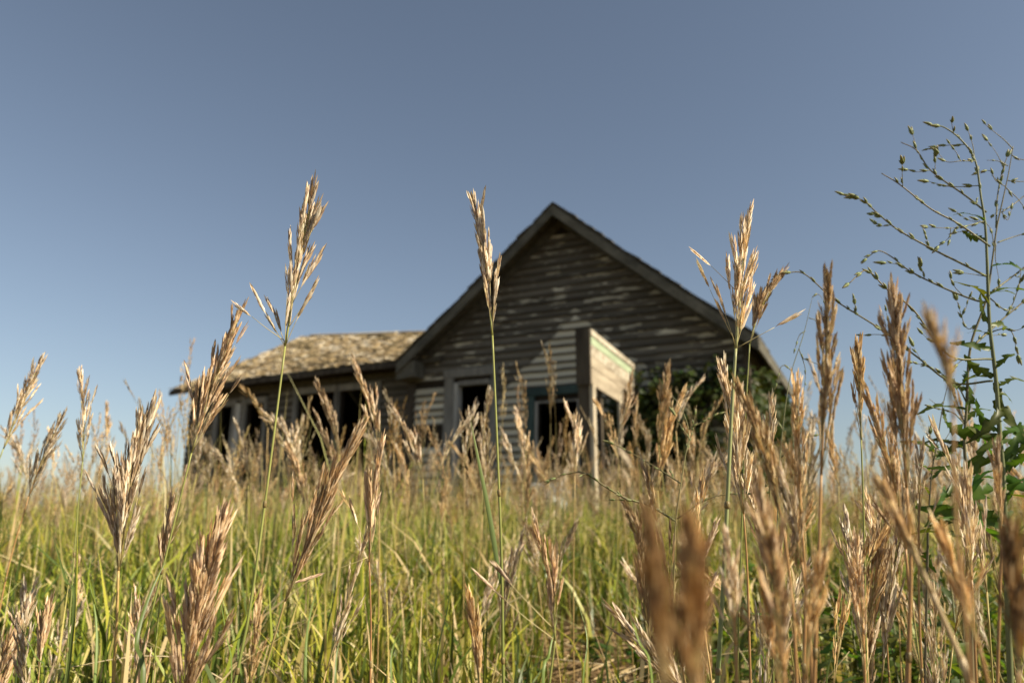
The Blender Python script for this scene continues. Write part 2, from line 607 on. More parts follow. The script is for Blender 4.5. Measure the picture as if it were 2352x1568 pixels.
# clapboards of the gable front, each a lapped board of its own
EXPO = 0.128


def clapboard(x0, x1, z, parent, mat, y=0.0, top0=None, top1=None, tilt=0.0, expo=EXPO):
    hb = HB()
    zb0, zb1 = z, z + tilt
    xa0, xa1 = (x0, x1)
    xt0 = x0 if top0 is None else top0
    xt1 = x1 if top1 is None else top1
    th = 0.036 + rnd.uniform(0, 0.012)
    lap = 0.012
    # bottom edge proud of the wall, top edge tucked in
    n = max(1, int((x1 - x0) / 0.5))
    V, Fc, Cc = [], [], []
    for k in range(n + 1):
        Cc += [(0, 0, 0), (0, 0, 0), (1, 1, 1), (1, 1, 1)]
        t = k / n
        xb = xa0 + (xa1 - xa0) * t
        xt = xt0 + (xt1 - xt0) * t
        zb = zb0 + (zb1 - zb0) * t + (rnd.uniform(-.003, .003) if 0 < k < n else 0)
        w = rnd.uniform(-.003, .003)
        V += [(xb, y - th - 0.004 + w, zb), (xb, y - 0.004, zb), (xt, y - 0.006 + w * .3, zb + expo + lap), (xt, y - 0.001, zb + expo + lap)]
    for k in range(n):
        a, b = k * 4, k * 4 + 4
        Fc += [(a, b, b + 2, a + 2), (a + 1, b + 1, b, a)]
    Fc += [(0, 2, 3, 1), (n * 4, n * 4 + 1, n * 4 + 3, n * 4 + 2)]
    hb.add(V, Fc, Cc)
    return hb.build("clapboard", mat, parent, smooth=False)


def spans(z):
    """free stretches of wall at board height z"""
    lo, hi = 0.0, HW
    if z > 2.98:
        f = (z - 2.98) / (5.17 - 2.98)
        lo, hi = PEAK_X * f, HW - (HW - PEAK_X) * f
    blocks = []
    if .78 - EXPO < z < 2.78: blocks.append((.62, 1.63))
    if .78 - EXPO < z < 2.34: blocks.append((2.14, 3.22))
    out = []
    x = lo
    for b0, b1 in blocks:
        out.append((x, b0)); x = b1
    out.append((x, hi))
    return out


missing = {(0, 1), (0, 2)}
z = 0.30
row = 0
while z < 5.0:
    for si, (a, b) in enumerate(spans(z)):
        if b - a < 0.12: continue
        # boards are butted at random
        cuts = [a]
        while b - cuts[-1] > 2.6:
            cuts.append(cuts[-1] + rnd.uniform(1.1, 2.4))
        if b - cuts[-1] < 0.4 and len(cuts) > 1: cuts.pop()
        cuts.append(b)
        for ci in range(len(cuts) - 1):
            x0, x1 = cuts[ci] + 0.0015, cuts[ci + 1] - 0.0015
            if a < .05 and b < .7 and (1.55 < z < 1.95 or 2.55 < z < 2.66):   # boards fallen off beside the corner
                continue
            t0 = t1 = None
            if z + EXPO > 2.98:
                f = min(1, (z + EXPO + .012 - 2.98) / (5.17 - 2.98))
                if ci == 0: t0 = min(x1 - .01, max(x0, PEAK_X * f))
                if ci == len(cuts) - 2: t1 = max((t0 or x0) + .01, min(x1, HW - (HW - PEAK_X) * f))
            til = rnd.gauss(0, .004) if rnd.random() < .8 else rnd.gauss(0, .014)
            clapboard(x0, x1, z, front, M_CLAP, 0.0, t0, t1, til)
    z += EXPO
    row += 1


def part_box(name, mat, x0, x1, y0, y1, z0, z1, parent=house, lean_=True):
    hb = HB() if lean_ else MB()
    hb.box(x0, x1, y0, y1, z0, z1)
    return hb.build(name, mat, parent, smooth=False)


# left doorway: grey surround and pale jamb
door1 = part_box("door_surround", M_TRIM, .62, .79, -.055, .02, .55, 2.76)
tag(door1, "grey board surround of the doorway nearer the wing")
part_box("side_casing", M_TRIM, 1.52, 1.63, -.05, .02, .55, 2.76, door1)
part_box("head_casing", M_TRIM, .60, 1.65, -.065, .02, 2.762, 2.90, door1)
part_box("jamb", M_JAMB, .792, .87, -.03, .13, .60, 2.67, door1)
part_box("jamb", M_TRIM, 1.47, 1.518, -.03, .13, .60, 2.67, door1)
part_box("head_jamb", M_TRIM, .872, 1.468, -.02, .12, 2.62, 2.70, door1)
part_box("door_sill", M_TRIM, .60, 1.65, -.09, .10, .50, .548, door1)
# porch doorway: dark teal surround
door2 = part_box("door_surround", M_TEAL, 2.14, 2.31, -.06, .02, .55, 2.34)
tag(door2, "dark teal painted surround of the porch doorway")
part_box("side_casing", M_TEAL, 3.10, 3.22, -.06, .02, .55, 2.34, door2)
part_box("head_casing", M_TEAL, 2.12, 3.24, -.07, .02, 2.342, 2.47, door2)
part_box("jamb", M_JAMB, 2.312, 2.355, -.03, .13, .60, 2.25, door2)
part_box("jamb", M_JAMB, 3.04, 3.098, -.03, .13, .60, 2.25, door2)
part_box("head_jamb", M_TRIM, 2.357, 3.038, -.025, .12, 2.22, 2.255, door2)
# corner boards and foundation
part_box("corner_board", M_CORNER, -.14, .03, -.035, .10, .25, 2.98)
part_box("corner_board", M_CORNER, HW - .02, HW + .06, -.035, .12, .25, 2.98)
part_box("foundation", M_TRIM, .02, HW - .02, -.02, 5.9, -.05, .29)

# side, back and inner walls, floor
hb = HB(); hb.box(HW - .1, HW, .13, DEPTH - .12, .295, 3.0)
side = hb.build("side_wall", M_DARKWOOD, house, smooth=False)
zz = .30
while zz < 2.9:
    hb = HB()
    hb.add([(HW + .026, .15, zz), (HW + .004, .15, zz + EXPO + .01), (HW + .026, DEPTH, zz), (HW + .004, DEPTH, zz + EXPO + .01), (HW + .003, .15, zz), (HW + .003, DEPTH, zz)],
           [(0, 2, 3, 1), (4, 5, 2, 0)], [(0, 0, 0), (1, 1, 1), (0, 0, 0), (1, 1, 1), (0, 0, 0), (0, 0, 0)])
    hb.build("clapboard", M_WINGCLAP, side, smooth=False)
    zz += EXPO
hb = HB(); hb.box(0, .1, .13, DEPTH - .12, .295, 3.08)
hb.build("inner_wall", M_DARKWOOD, house, smooth=False)
hb = HB()
# back wall with one small broken gap that lets a spot of daylight in
gx, gzz, gw, gh = 1.72, 2.86, .16, .05
hb.box(0, gx, DEPTH - .11, DEPTH, .295, 3.0); hb.box(gx + gw, HW, DEPTH - .11, DEPTH, .295, 3.0)
hb.box(gx, gx + gw, DEPTH - .11, DEPTH, .295, gzz); hb.box(gx, gx + gw, DEPTH - .11, DEPTH, gzz + gh, 3.0)
hb.add([(0, DEPTH, 3.0), (HW, DEPTH, 3.0), (PEAK_X, DEPTH, 5.15)], [(0, 2, 1)])
hb.build("back_wall", M_DARKWOOD, house, smooth=False)
hb = HB(); hb.box(.1, HW - .1, .13, DEPTH - .12, .40, .50)
hb.build("floor", M_DARKWOOD, house, smooth=False)

# main roof: two slabs, barge boards, soffits, eave returns
RK = (PEAK_Z - 2.97) / (PEAK_X + .10)          # slope of the left side
SAG = 0.05


def roof_line(x):
    """top of the roof slab above x"""
    if x <= PEAK_X: return 5.46 - (PEAK_X - x) * 0.826
    return 5.46 - (x - PEAK_X) * 0.826


XL, XR = -.13, 5.86
YF = -OH
for nm, xa, xb in (("roof_slope", XL, PEAK_X), ("roof_slope", PEAK_X, XR)):
    hb = HB()
    n = 10
    V, Fc = [], []
    for i in range(n + 1):
        x = xa + (xb - xa) * i / n
        sg = -.035 * math.sin(math.pi * i / n)
        zt = roof_line(x) + sg
        V += [(x, YF, zt), (x, YF, zt - .06), (x, DEPTH + .3, zt), (x, DEPTH + .3, zt - .06)]
    for i in range(n):
        a, b = i * 4, i * 4 + 4
        Fc += [(a, b, b + 2, a + 2), (a + 1, a + 3, b + 3, b + 1), (a, a + 1, b + 1, b), (a + 2, b + 2, b + 3, a + 3)]
    Fc += [(0, 2, 3, 1), (n * 4, n * 4 + 1, n * 4 + 3, n * 4 + 2)]
    hb.add(V, Fc)
    slope = hb.build(nm, M_SOFFIT, house, smooth=False)
    # curled shingle ends that show along the edge
    sb = HB()
    x = xa
    sgn = 1 if xa < PEAK_X - .1 else -1
    L_ = abs(xb - xa)
    k = 0
    while k * .15 < L_ - .02:
        d = k * .15
        x0 = xa + d if sgn > 0 else xb - d
        x1 = x0 + sgn * .24
        if (sgn > 0 and x1 > PEAK_X) or (sgn < 0 and x1 < PEAK_X): x1 = PEAK_X
        y = YF - rnd.uniform(.01, .05)
        while y < YF + 1.2:
            w = rnd.uniform(.10, .2)
            z0 = roof_line(x0) + rnd.uniform(.012, .045) - .035 * math.sin(math.pi * min(1, d / L_))
            z1 = roof_line(x1) + .004 - .03 * math.sin(math.pi * min(1, d / L_))
            g = rnd.uniform(.6, 1.2)
            sb.hexa([(x0, y, z0 - .012), (x1, y, z1 - .008), (x1, y + w, z1 - .008), (x0, y + w, z0 - .012), (x0, y, z0), (x1, y, z1), (x1, y + w, z1), (x0, y + w, z0)], (.13 * g, .115 * g, .085 * g))
            y += w + .006
        k += 1
    so = sb.build("shingle_edge", M_SHINGLE, slope, smooth=False)
    so["kind"] = "stuff"

for sgn, xa, xb in ((1, XL, PEAK_X), (-1, PEAK_X, XR)):
    hb = HB()
    n = 10
    V, Fc = [], []
    for i in range(n + 1):
        x = xa + (xb - xa) * i / n
        sg = -.035 * math.sin(math.pi * i / n)
        zt = roof_line(x) - .055 + sg
        V += [(x, YF - .035, zt), (x, YF - .035, zt - .17), (x, YF - .003, zt), (x, YF - .003, zt - .17)]
    for i in range(n):
        a, b = i * 4, i * 4 + 4
        Fc += [(a, a + 1, b + 1, b), (a + 2, b + 2, b + 3, a + 3), (a + 1, a + 3, b + 3, b + 1), (a, b, b + 2, a + 2)]
    Fc += [(0, 2, 3, 1), (n * 4, n * 4 + 1, n * 4 + 3, n * 4 + 2)]
    hb.add(V, Fc)
    hb.build("barge_board", M_BARGE, house, smooth=False)
    # frieze board against the wall just under the soffit
    hb = HB()
    V, Fc = [], []
    xa2, xb2 = (0.02, PEAK_X) if sgn > 0 else (PEAK_X, HW - .02)
    for i in range(2):
        x = xa2 + (xb2 - xa2) * i
        zt = roof_line(x) - .10
        V += [(x, -.05, zt), (x, -.05, zt - .19), (x, -.02, zt), (x, -.02, zt - .19)]
    Fc = [(0, 1, 5, 4), (1, 3, 7, 5), (0, 4, 6, 2), (0, 2, 3, 1), (4, 5, 7, 6)]
    hb.add(V, Fc)
    hb.build("frieze_board", M_SOFFIT, house, smooth=False)
# boxed eave end at the foot of the left rake
hb = HB()
hb.hexa([(XL - .02, YF + .01, 2.74), (.20, YF + .01, 2.78), (.20, -.04, 2.78), (XL - .02, -.04, 2.74),
         (XL - .02, YF + .01, 2.93), (.20, YF + .01, 3.06), (.20, -.04, 3.06), (XL - .02, -.04, 2.93)])
hb.build("eave_return", M_BARGE, house, smooth=False)
# fascia along the side eave
part_box("fascia_board", M_BARGE, XR - .03, XR + .005, YF + .002, DEPTH + .29, 2.70, 2.835)

# ---- the wing on the left
WY = 0.35                      # its front wall stands back
WX0, WX1 = -5.85, -.15
wing_open = [(-5.00, -4.62, .6, 2.66), (-4.24, -3.78, .6, 2.68), (-2.92, -2.02, .6, 2.78), (-1.90, -1.06, .6, 2.78)]
hb = HB()
xs = [WX0] + [v for o in wing_open for v in o[:2]] + [WX1]
for i in range(0, len(xs), 2):
    hb.box(xs[i], xs[i + 1], WY, WY + .12, .1, 3.2)
for (a, b, z0, z1) in wing_open:
    hb.box(a, b, WY, WY + .12, .1, z0); hb.box(a, b, WY, WY + .12, z1, 3.2)
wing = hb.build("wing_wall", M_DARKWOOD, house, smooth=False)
zz = .3
while zz < 2.95:
    segs = []
    x = WX0
    for (a, b, z0, z1) in wing_open:
        if z0 - .12 - EXPO < zz < z1 + .06:
            segs.append((x, a - .1)); x = b + .1
    segs.append((x, WX1))
    for (a, b) in segs:
        if b - a > .12:
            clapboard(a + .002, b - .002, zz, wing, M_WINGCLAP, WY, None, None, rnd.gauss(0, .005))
    zz += EXPO
for i, (a, b, z0, z1) in enumerate(wing_open):
    f = part_box("window_frame", M_TRIM, a - .095, a - .002, WY - .05, WY + .1, z0, z1 + .0)
    part_box("side_casing", M_TRIM, b + .002, b + .095, WY - .05, WY + .1, z0, z1, f)
    part_box("head_casing", M_TRIM, a - .11, b + .11, WY - .06, WY + .1, z1 + .002, z1 + .12, f)
    part_box("sill", M_TRIM, a - .12, b + .12, WY - .09, WY + .1, z0 - .06, z0 - .002, f)
part_box("mullion_board", M_JAMB, -4.50, -4.37, WY - .07, WY + .05, .6, 2.70)
# other wing walls, floor
hb = HB(); hb.box(WX0, WX0 + .1, WY + .13, WY + 6.3, .1, 3.05)
hb.add([(WX0, WY, 3.05), (WX0, WY, 3.14), (WX0, 3.78, 4.97), (WX0, WY + 6.4, 3.13), (WX0, WY + 6.4, 3.05)], [(0, 1, 2, 3, 4)])
hb.build("end_wall", M_DARKWOOD, house, smooth=False)
hb = HB(); hb.box(WX0, 0, WY + 6.31, WY + 6.4, .1, 3.14)
hb.build("rear_wall", M_DARKWOOD, house, smooth=False)
hb = HB(); hb.box(WX0 + .1, -.01, WY + .13, WY + 6.3, .40, .50)
hb.build("wing_floor", M_DARKWOOD, house, smooth=False)
part_box("wing_foundation", M_TRIM, WX0 + .02, -.02, WY + .02, WY + 6.3, -.05, .29)

# roof of the wing: sagging slab with wooden shingles
EY, RY = -.12, 3.78


def wing_roof_z(x, t):
    """t = 0 at the eave, 1 at the ridge; the ridge sags towards the main house"""
    f = (x - WX0) / (0 - WX0)
    ez = 3.02 + .12 * math.sin(min(1, f * 1.05) * math.pi * .5) 
    rz = 5.02 - .47 * f
    return ez + (rz - ez) * t - .05 * math.sin(t * math.pi) + .006 * math.sin(x * 3.1 + t * 5)


hb = HB()
n, m_ = 14, 6
V, Fc = [], []
for i in range(n + 1):
    x = WX0 - .12 + (0.55 - WX0 + .12) * i / n
    for j in range(m_ + 1):
        t = j / m_
        y = EY + (RY - EY) * t
        z = wing_roof_z(x, t)
        V += [(x, y, z), (x, y, z - .09)]
for i in range(n):
    for j in range(m_):
        a = (i * (m_ + 1) + j) * 2
        b = a + (m_ + 1) * 2
        Fc += [(a, b, b + 2, a + 2), (a + 1, a + 3, b + 3, b + 1)]
    a = (i * (m_ + 1)) * 2; b = a + (m_ + 1) * 2
    Fc.append((a, a + 1, b + 1, b))
for j in range(m_):
    a = j * 2
    Fc.append((a, a + 2, a + 3, a + 1))
hb.add(V, Fc)
wroof = hb.build("wing_roof", M_SOFFIT, house, smooth=False)
hb = HB()
V = []
for i in range(n + 1):
    x = WX0 - .12 + (0.55 - WX0 + .12) * i / n
    V += [(x, RY, wing_roof_z(x, 1)), (x, RY + 3.2, 3.0)]
hb.add(V, [(i * 2, i * 2 + 2, i * 2 + 3, i * 2 + 1) for i in range(n)])
hb.build("wing_back_slope", M_SOFFIT, house, smooth=False)
hb = HB()
V, Fc = [], []
for i in range(n + 1):
    x = WX0 - .12 + (-.15 - WX0 + .12) * i / n
    z = wing_roof_z(x, 0)
    V += [(x, EY - .02, z - .02), (x, EY - .02, z - .11), (x, EY + .015, z - .11)]
for i in range(n):
    a, b = i * 3, i * 3 + 3
    Fc += [(a, a + 1, b + 1, b), (a + 1, a + 2, b + 2, b + 1)]
hb.add(V, Fc)
hb.build("wing_fascia", M_CORNER, house, smooth=False)
# frieze under the wing eave
hb = HB(); hb.box(WX0 + .02, WX1, WY - .035, WY - .002, 2.92, 3.05)
hb.build("wing_frieze", M_SOFFIT, house, smooth=False)

rest = HB()
course = .135
nrows = int(4.35 / course)
n_single = 0
for r in range(nrows):
    t0 = r / nrows
    t1 = min(1.0, (r + 1.45) / nrows)
    x = WX0 - .16 + rnd.uniform(-.03, .03)
    while x < .35:
        w = rnd.uniform(.07, .17)
        if rnd.random() < .05 and r > 0:
            x += w
            continue
        lift = abs(rnd.gauss(0, .011)) + .018
        cup = rnd.uniform(-.012, .012)
        sl = rnd.uniform(-.02, .02) / 4.0
        g = rnd.random()
        if g < .16: c = (.62, .54, .41)
        elif g < .55: c = (.45, .35, .20)
        elif g < .88: c = (.36, .27, .15)
        else: c = (.15, .115, .075)
        pt_ = math.sin(x * 2.3 + r * .31) + math.sin(x * .9 - r * .55 + 1) + math.sin(x * 5.1 + r * .9)   # rotten and mossy areas
        if pt_ > .9 and rnd.random() < .6: c = (.17, .135, .075)
        elif pt_ < -1.2 and rnd.random() < .4: c = (.60, .53, .41)
        k = rnd.uniform(.75, 1.2)
        c = tuple(v * k for v in c)

        def P(xx, t, dz):
            return (xx, EY - .03 + (RY - EY) * t, wing_roof_z(xx, t) + dz)
        xa, xb = x + .004, x + w
        xm = (xa + xb) / 2
        V = [P(xa, t0 + sl, lift + cup), P(xm, t0 + sl, lift), P(xb, t0 + sl, lift + cup), P(xb, t1, .006), P(xm, t1, .006), P(xa, t1, .006),
             P(xa, t0 + sl, lift + cup - .014), P(xm, t0 + sl, lift - .014), P(xb, t0 + sl, lift + cup - .014)]
        Fc = [(0, 1, 4, 5), (1, 2, 3, 4), (6, 7, 1, 0), (7, 8, 2, 1), (6, 0, 5), (8, 3, 2)]
        if r < 8 and n_single < 290:
            sh = HB(); sh.add(V, Fc, c)
            sh.build("shingle", M_SHINGLE, wroof, smooth=False)
            n_single += 1
        else:
            rest.add(V, Fc, c)
        x += w
sm = rest.build("shingle_field", M_SHINGLE, wroof, smooth=False)
sm["kind"] = "stuff"
# pale ridge boards
for i in range(4):
    x0 = WX0 + .2 + i * 1.35
    hb = HB()
    x1 = x0 + 1.3
    za, zb = wing_roof_z(x0, 1), wing_roof_z(x1, 1)
    hb.hexa([(x0, RY - .16, za - .03), (x1, RY - .16, zb - .03), (x1, RY + .02, zb + .03), (x0, RY + .02, za + .03),
             (x0, RY - .16, za + .0), (x1, RY - .16, zb + .0), (x1, RY + .02, zb + .06), (x0, RY + .02, za + .06)])
    hb.build("ridge_board", M_POST if i % 2 else M_PANEL2, house, smooth=False)

# ---- what is left of the porch: one side of its entablature on posts
porch = empty("porch_remnant", (G0.x, G0.y, 0), HOUSE_RZ)
tag(porch, "sunlit remnant of the fallen porch, boarded beam on thin posts beside the doorway", "porch")
PX = 4.05


def pboard(name, mat, y0, y1, z0, z1, x0=PX, x1=PX + .03, drop=0.0):
    mb = MB()
    mb.hexa([(x0, y0, z0 + drop), (x1, y0, z0 + drop), (x1, y1, z0), (x0, y1, z0), (x0, y0, z1 + drop), (x1, y0, z1 + drop), (x1, y1, z1), (x0, y1, z1)])
    return mb.build(name, mat, porch, smooth=False)


# y runs back into the house: the free end is at y = -2.35
DR = .13
pboard("top_moulding", M_PANEL, -2.36, -.02, 2.66 - DR, 2.735 - DR, PX, PX + .05, DR)
pboard("green_trim_board", M_GREEN, -2.33, -.02, 2.55 - DR, 2.657 - DR, PX, PX + .035, DR)
pboard("beam_board", M_PANEL, -2.33, -.03, 2.405 - DR, 2.546 - DR, drop=DR)
pboard("beam_board", M_PANEL2, -2.33, -.04, 2.265 - DR, 2.402 - DR, drop=DR)
low = pboard("lower_board", M_PANEL2, -2.33, -1.02, 2.03 - DR * .5, 2.255 - DR * .5, drop=DR * .5)
tag(low, "bare brown weathered lower board of the porch beam")
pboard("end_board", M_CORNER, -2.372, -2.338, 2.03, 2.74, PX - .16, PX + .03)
# corner post: front shade and side light put into the wood colours
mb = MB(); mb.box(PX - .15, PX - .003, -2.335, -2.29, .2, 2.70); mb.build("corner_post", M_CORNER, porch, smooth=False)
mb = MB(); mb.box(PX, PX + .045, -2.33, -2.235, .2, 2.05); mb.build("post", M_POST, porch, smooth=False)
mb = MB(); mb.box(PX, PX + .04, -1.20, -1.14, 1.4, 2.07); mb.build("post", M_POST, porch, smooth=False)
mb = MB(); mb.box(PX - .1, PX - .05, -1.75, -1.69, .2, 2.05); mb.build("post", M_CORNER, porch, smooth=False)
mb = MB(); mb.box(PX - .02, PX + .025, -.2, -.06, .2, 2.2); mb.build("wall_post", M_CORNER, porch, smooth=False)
mb = MB(); mb.hexa([(PX, -1.3, 1.28), (PX + .03, -1.3, 1.28), (PX + .03, -.3, .92), (PX, -.3, .92), (PX, -1.3, 1.40), (PX + .03, -1.3, 1.40), (PX + .03, -.3, 1.04), (PX, -.3, 1.04)])
mb.build("fallen_rail", M_PANEL2, porch, smooth=False)

# pale slab at the foot of the doorway
slab = empty("doorstep_slab", (G0.x, G0.y, 0), HOUSE_RZ)
tag(slab, "pale block of steps at the foot of the teal doorway behind the grass", "steps")
for i, (y0, y1, zt) in enumerate(((-.75, -.10, .92), (-1.15, -.752, .72), (-1.5, -1.152, .52))):
    mb = MB()
    mb.box(2.52, 3.08, y0, y1, .1, zt)
    o = mb.build("step", M_SLAB, slab, smooth=False)
    b = o.modifiers.new("bevel", 'BEVEL'); b.width = .02; b.segments = 2

#VEGETATION
# ------------------------------------------------------------------ brome grass: spikelets, seed heads, stalks
def lemma(mb, base, d, side, L, W, c0, c1, nrm):
    """one pointed, keeled scale; d = direction, side = sideways, nrm = outward"""
    k = nrm * (W * .42)
    p0 = base
    a = base + d * (L * .32)
    b = base + d * (L * .68) + nrm * (W * .10)
    tip = base + d * L + nrm * (W * .22)
    V = [p0, a - side * W * .5, a + k, a + side * W * .5, b - side * W * .36, b + k * .8, b + side * W * .36, tip]
    mid = tuple((x + y) / 2 for x, y in zip(c0, c1))
    C = [c0, mid, c0, mid, c1, mid, c1, c1]
    mb.add(V, [(0, 2, 1), (0, 3, 2), (1, 2, 5, 4), (2, 3, 6, 5), (4, 5, 7), (5, 6, 7)], C)


STRAW = [(.66, .53, .36), (.77, .66, .50), (.58, .44, .28), (.85, .77, .62)]
PURPLE = [(.34, .22, .15), (.26, .17, .15), (.42, .29, .16), (.22, .14, .10)]


def spikelet(mb, pos, d, L, rng, nl=7, tint=(1, 1, 1), purple=.35, width=.090, roll=None):
    d = d.normalized()
    s = d.orthogonal().normalized()
    s.rotate(Matrix.Rotation(rng.uniform(0, 6.28) if roll is None else roll, 3, d))
    f = d.cross(s)
    for i in range(nl):
        t = i / max(1, nl - 1)
        side = 1 if i % 2 else -1
        sp = .04 + .06 * math.sin(t * 2.6)
        dd = (d + s * side * sp * (1.0 if i < nl - 1 else .3) + f * rng.uniform(-.03, .03)).normalized()
        base = pos + d * (L * (.02 + .60 * t))
        ln = L * (.46 if nl > 4 else .60) * rng.uniform(.9, 1.1)
        st_ = rng.choice(STRAW)
        pu = rng.choice(PURPLE) if rng.random() < purple else tuple(v * .8 for v in st_)
        c0 = tuple(v * w for v, w in zip(pu, tint))
        c1 = tuple(v * w for v, w in zip(st_, tint))
        if rng.random() < .35: c0, c1 = c1, c0
        lemma(mb, base, dd, f, ln, L * width * rng.uniform(.85, 1.1), c0, c1, s * side)


def make_spikelets(n, seed, **kw):
    out = []
    for i in range(n):
        rng = random.Random(seed + i)
        mb = MB()
        spikelet(mb, Vector((0, 0, 0)), Vector((0, 0, 1)), 1.0, rng, nl=rng.choice((6, 7, 8)), roll=0.0, **kw)
        out.append(mb.mesh("spikelet", M_SEED))
    return out


SPK = {
    "tan": make_spikelets(8, 100, purple=.42),
    "cream": make_spikelets(8, 200, purple=.15, tint=(1.18, 1.16, 1.15)),
    "pink": make_spikelets(8, 300, purple=.35, tint=(1.06, .96, .86)),
    "brown": make_spikelets(8, 400, purple=.45, tint=(.86, .75, .62)),
    "ochre": make_spikelets(8, 500, purple=.2, tint=(1.0, .86, .62)),
}
TINT = {"tan": (1, 1, 1), "cream": (1.18, 1.16, 1.15), "pink": (1.06, .96, .86), "brown": (.86, .75, .62), "ochre": (1.0, .86, .62), "umber": (.58, .43, .27)}


def panicle(rachis, rng, emit, branches, dense=1.0, open_=1.0, sp_len=.028, extra=(), gap=0.0, col_=(.5, .42, .2)):
    """walk up the rachis, put whorls of thin branches on it and spikelets on those; emit(pos, dir, length)"""
    Ltot = sum((rachis[i + 1] - rachis[i]).length for i in range(len(rachis) - 1))
    nn = 9
    for k in range(nn):
        t = (k / nn) ** .9 * .93
        if k: t += rng.uniform(-.02, .02)
        p, tan = poly_at(rachis, t)
        nb = max(1, int(round((4.2 - 1.6 * t) * dense * rng.uniform(.7, 1.25))))
        for j in range(nb):
            bl = Ltot * (.36 * (1 - t) ** 1.0 + .08) * rng.uniform(.45, 1.1)
            az = rng.uniform(0, 6.28)
            o = tan.orthogonal().normalized()
            o.rotate(Matrix.Rotation(az, 3, tan))
            ang = math.radians(rng.uniform(1.5, 11) * open_ * (1.25 - .6 * t))
            if rng.random() < .12: ang *= 1.9
            d0 = (tan * math.cos(ang) + o * math.sin(ang)).normalized()
            branch(p, d0, tan, bl, rng, emit, branches, sp_len, dense, col_)
    p, tan = poly_at(rachis, .97)
    for q in (0.90, .95, 1.0):
        p, tan = poly_at(rachis, q)
        emit(p, tan + Vector((rng.uniform(-.12, .12), rng.uniform(-.12, .12), 0)), sp_len * rng.uniform(.85, 1.1))
    for (t, ddir, bl, ns) in extra:
        p, tan = poly_at(rachis, t)
        branch(p, Vector(ddir).normalized(), tan, bl, rng, emit, branches, sp_len, dense, col_, force=ns)


def branch(p, d0, tan, bl, rng, emit, branches, sp_len, dense, col_, force=None):
    pts = [p]
    d = d0.copy()
    for i in range(4):
        d = (d + Vector((rng.uniform(-.06, .06), rng.uniform(-.06, .06), rng.uniform(-.02, .05)))).normalized()
        pts.append(pts[-1] + d * (bl / 4))
    if branches is not None: branches.tube(pts, [.00055, .0005, .00042, .00036, .0003], 3, col_)
    ns = force if force else (1 + int(bl / (sp_len * .75) * dense * rng.uniform(.7, 1.1)))
    ns = min(ns, 5)
    for s in range(ns):
        t = 1.0 if s == 0 else rng.uniform(.25, .92)
        q, dq = poly_at(pts, t)
        sd = (dq + Vector((rng.uniform(-.11, .11), rng.uniform(-.11, .11), rng.uniform(-.03, .08)))).normalized()
        emit(q, sd, sp_len * rng.uniform(.72, 1.15))


def leaf_blade(mb, pts, w, color, color2=None, fold=.25, side=None):
    """a grass leaf along pts, folded along its midrib"""
    n = len(pts)
    V, C, Fc = [], [], []
    for i, p in enumerate(pts):
        t = i / (n - 1)
        a = pts[max(0, i - 1)]; b = pts[min(n - 1, i + 1)]
        tan = (b - a).normalized()
        sd = side.copy() if side is not None else Vector((1, .25, 0))
        sd = (sd - tan * sd.dot(tan)).normalized()
        nr = tan.cross(sd)
        ww = w * (min(1, .45 + t * 3) * (1 - t ** 2.2)) + .0002
        V += [p - sd * ww * .5 + nr * ww * fold, p, p + sd * ww * .5 + nr * ww * fold]
        c = color if color2 is None else tuple(x + (y - x) * t for x, y in zip(color, color2))
        C += [c, tuple(v * 1.12 for v in c), c]
    for i in range(n - 1):
        a, b = i * 3, i * 3 + 3
        Fc += [(a, a + 1, b + 1, b), (a + 1, a + 2, b + 2, b + 1)]
    mb.add(V, Fc, C)


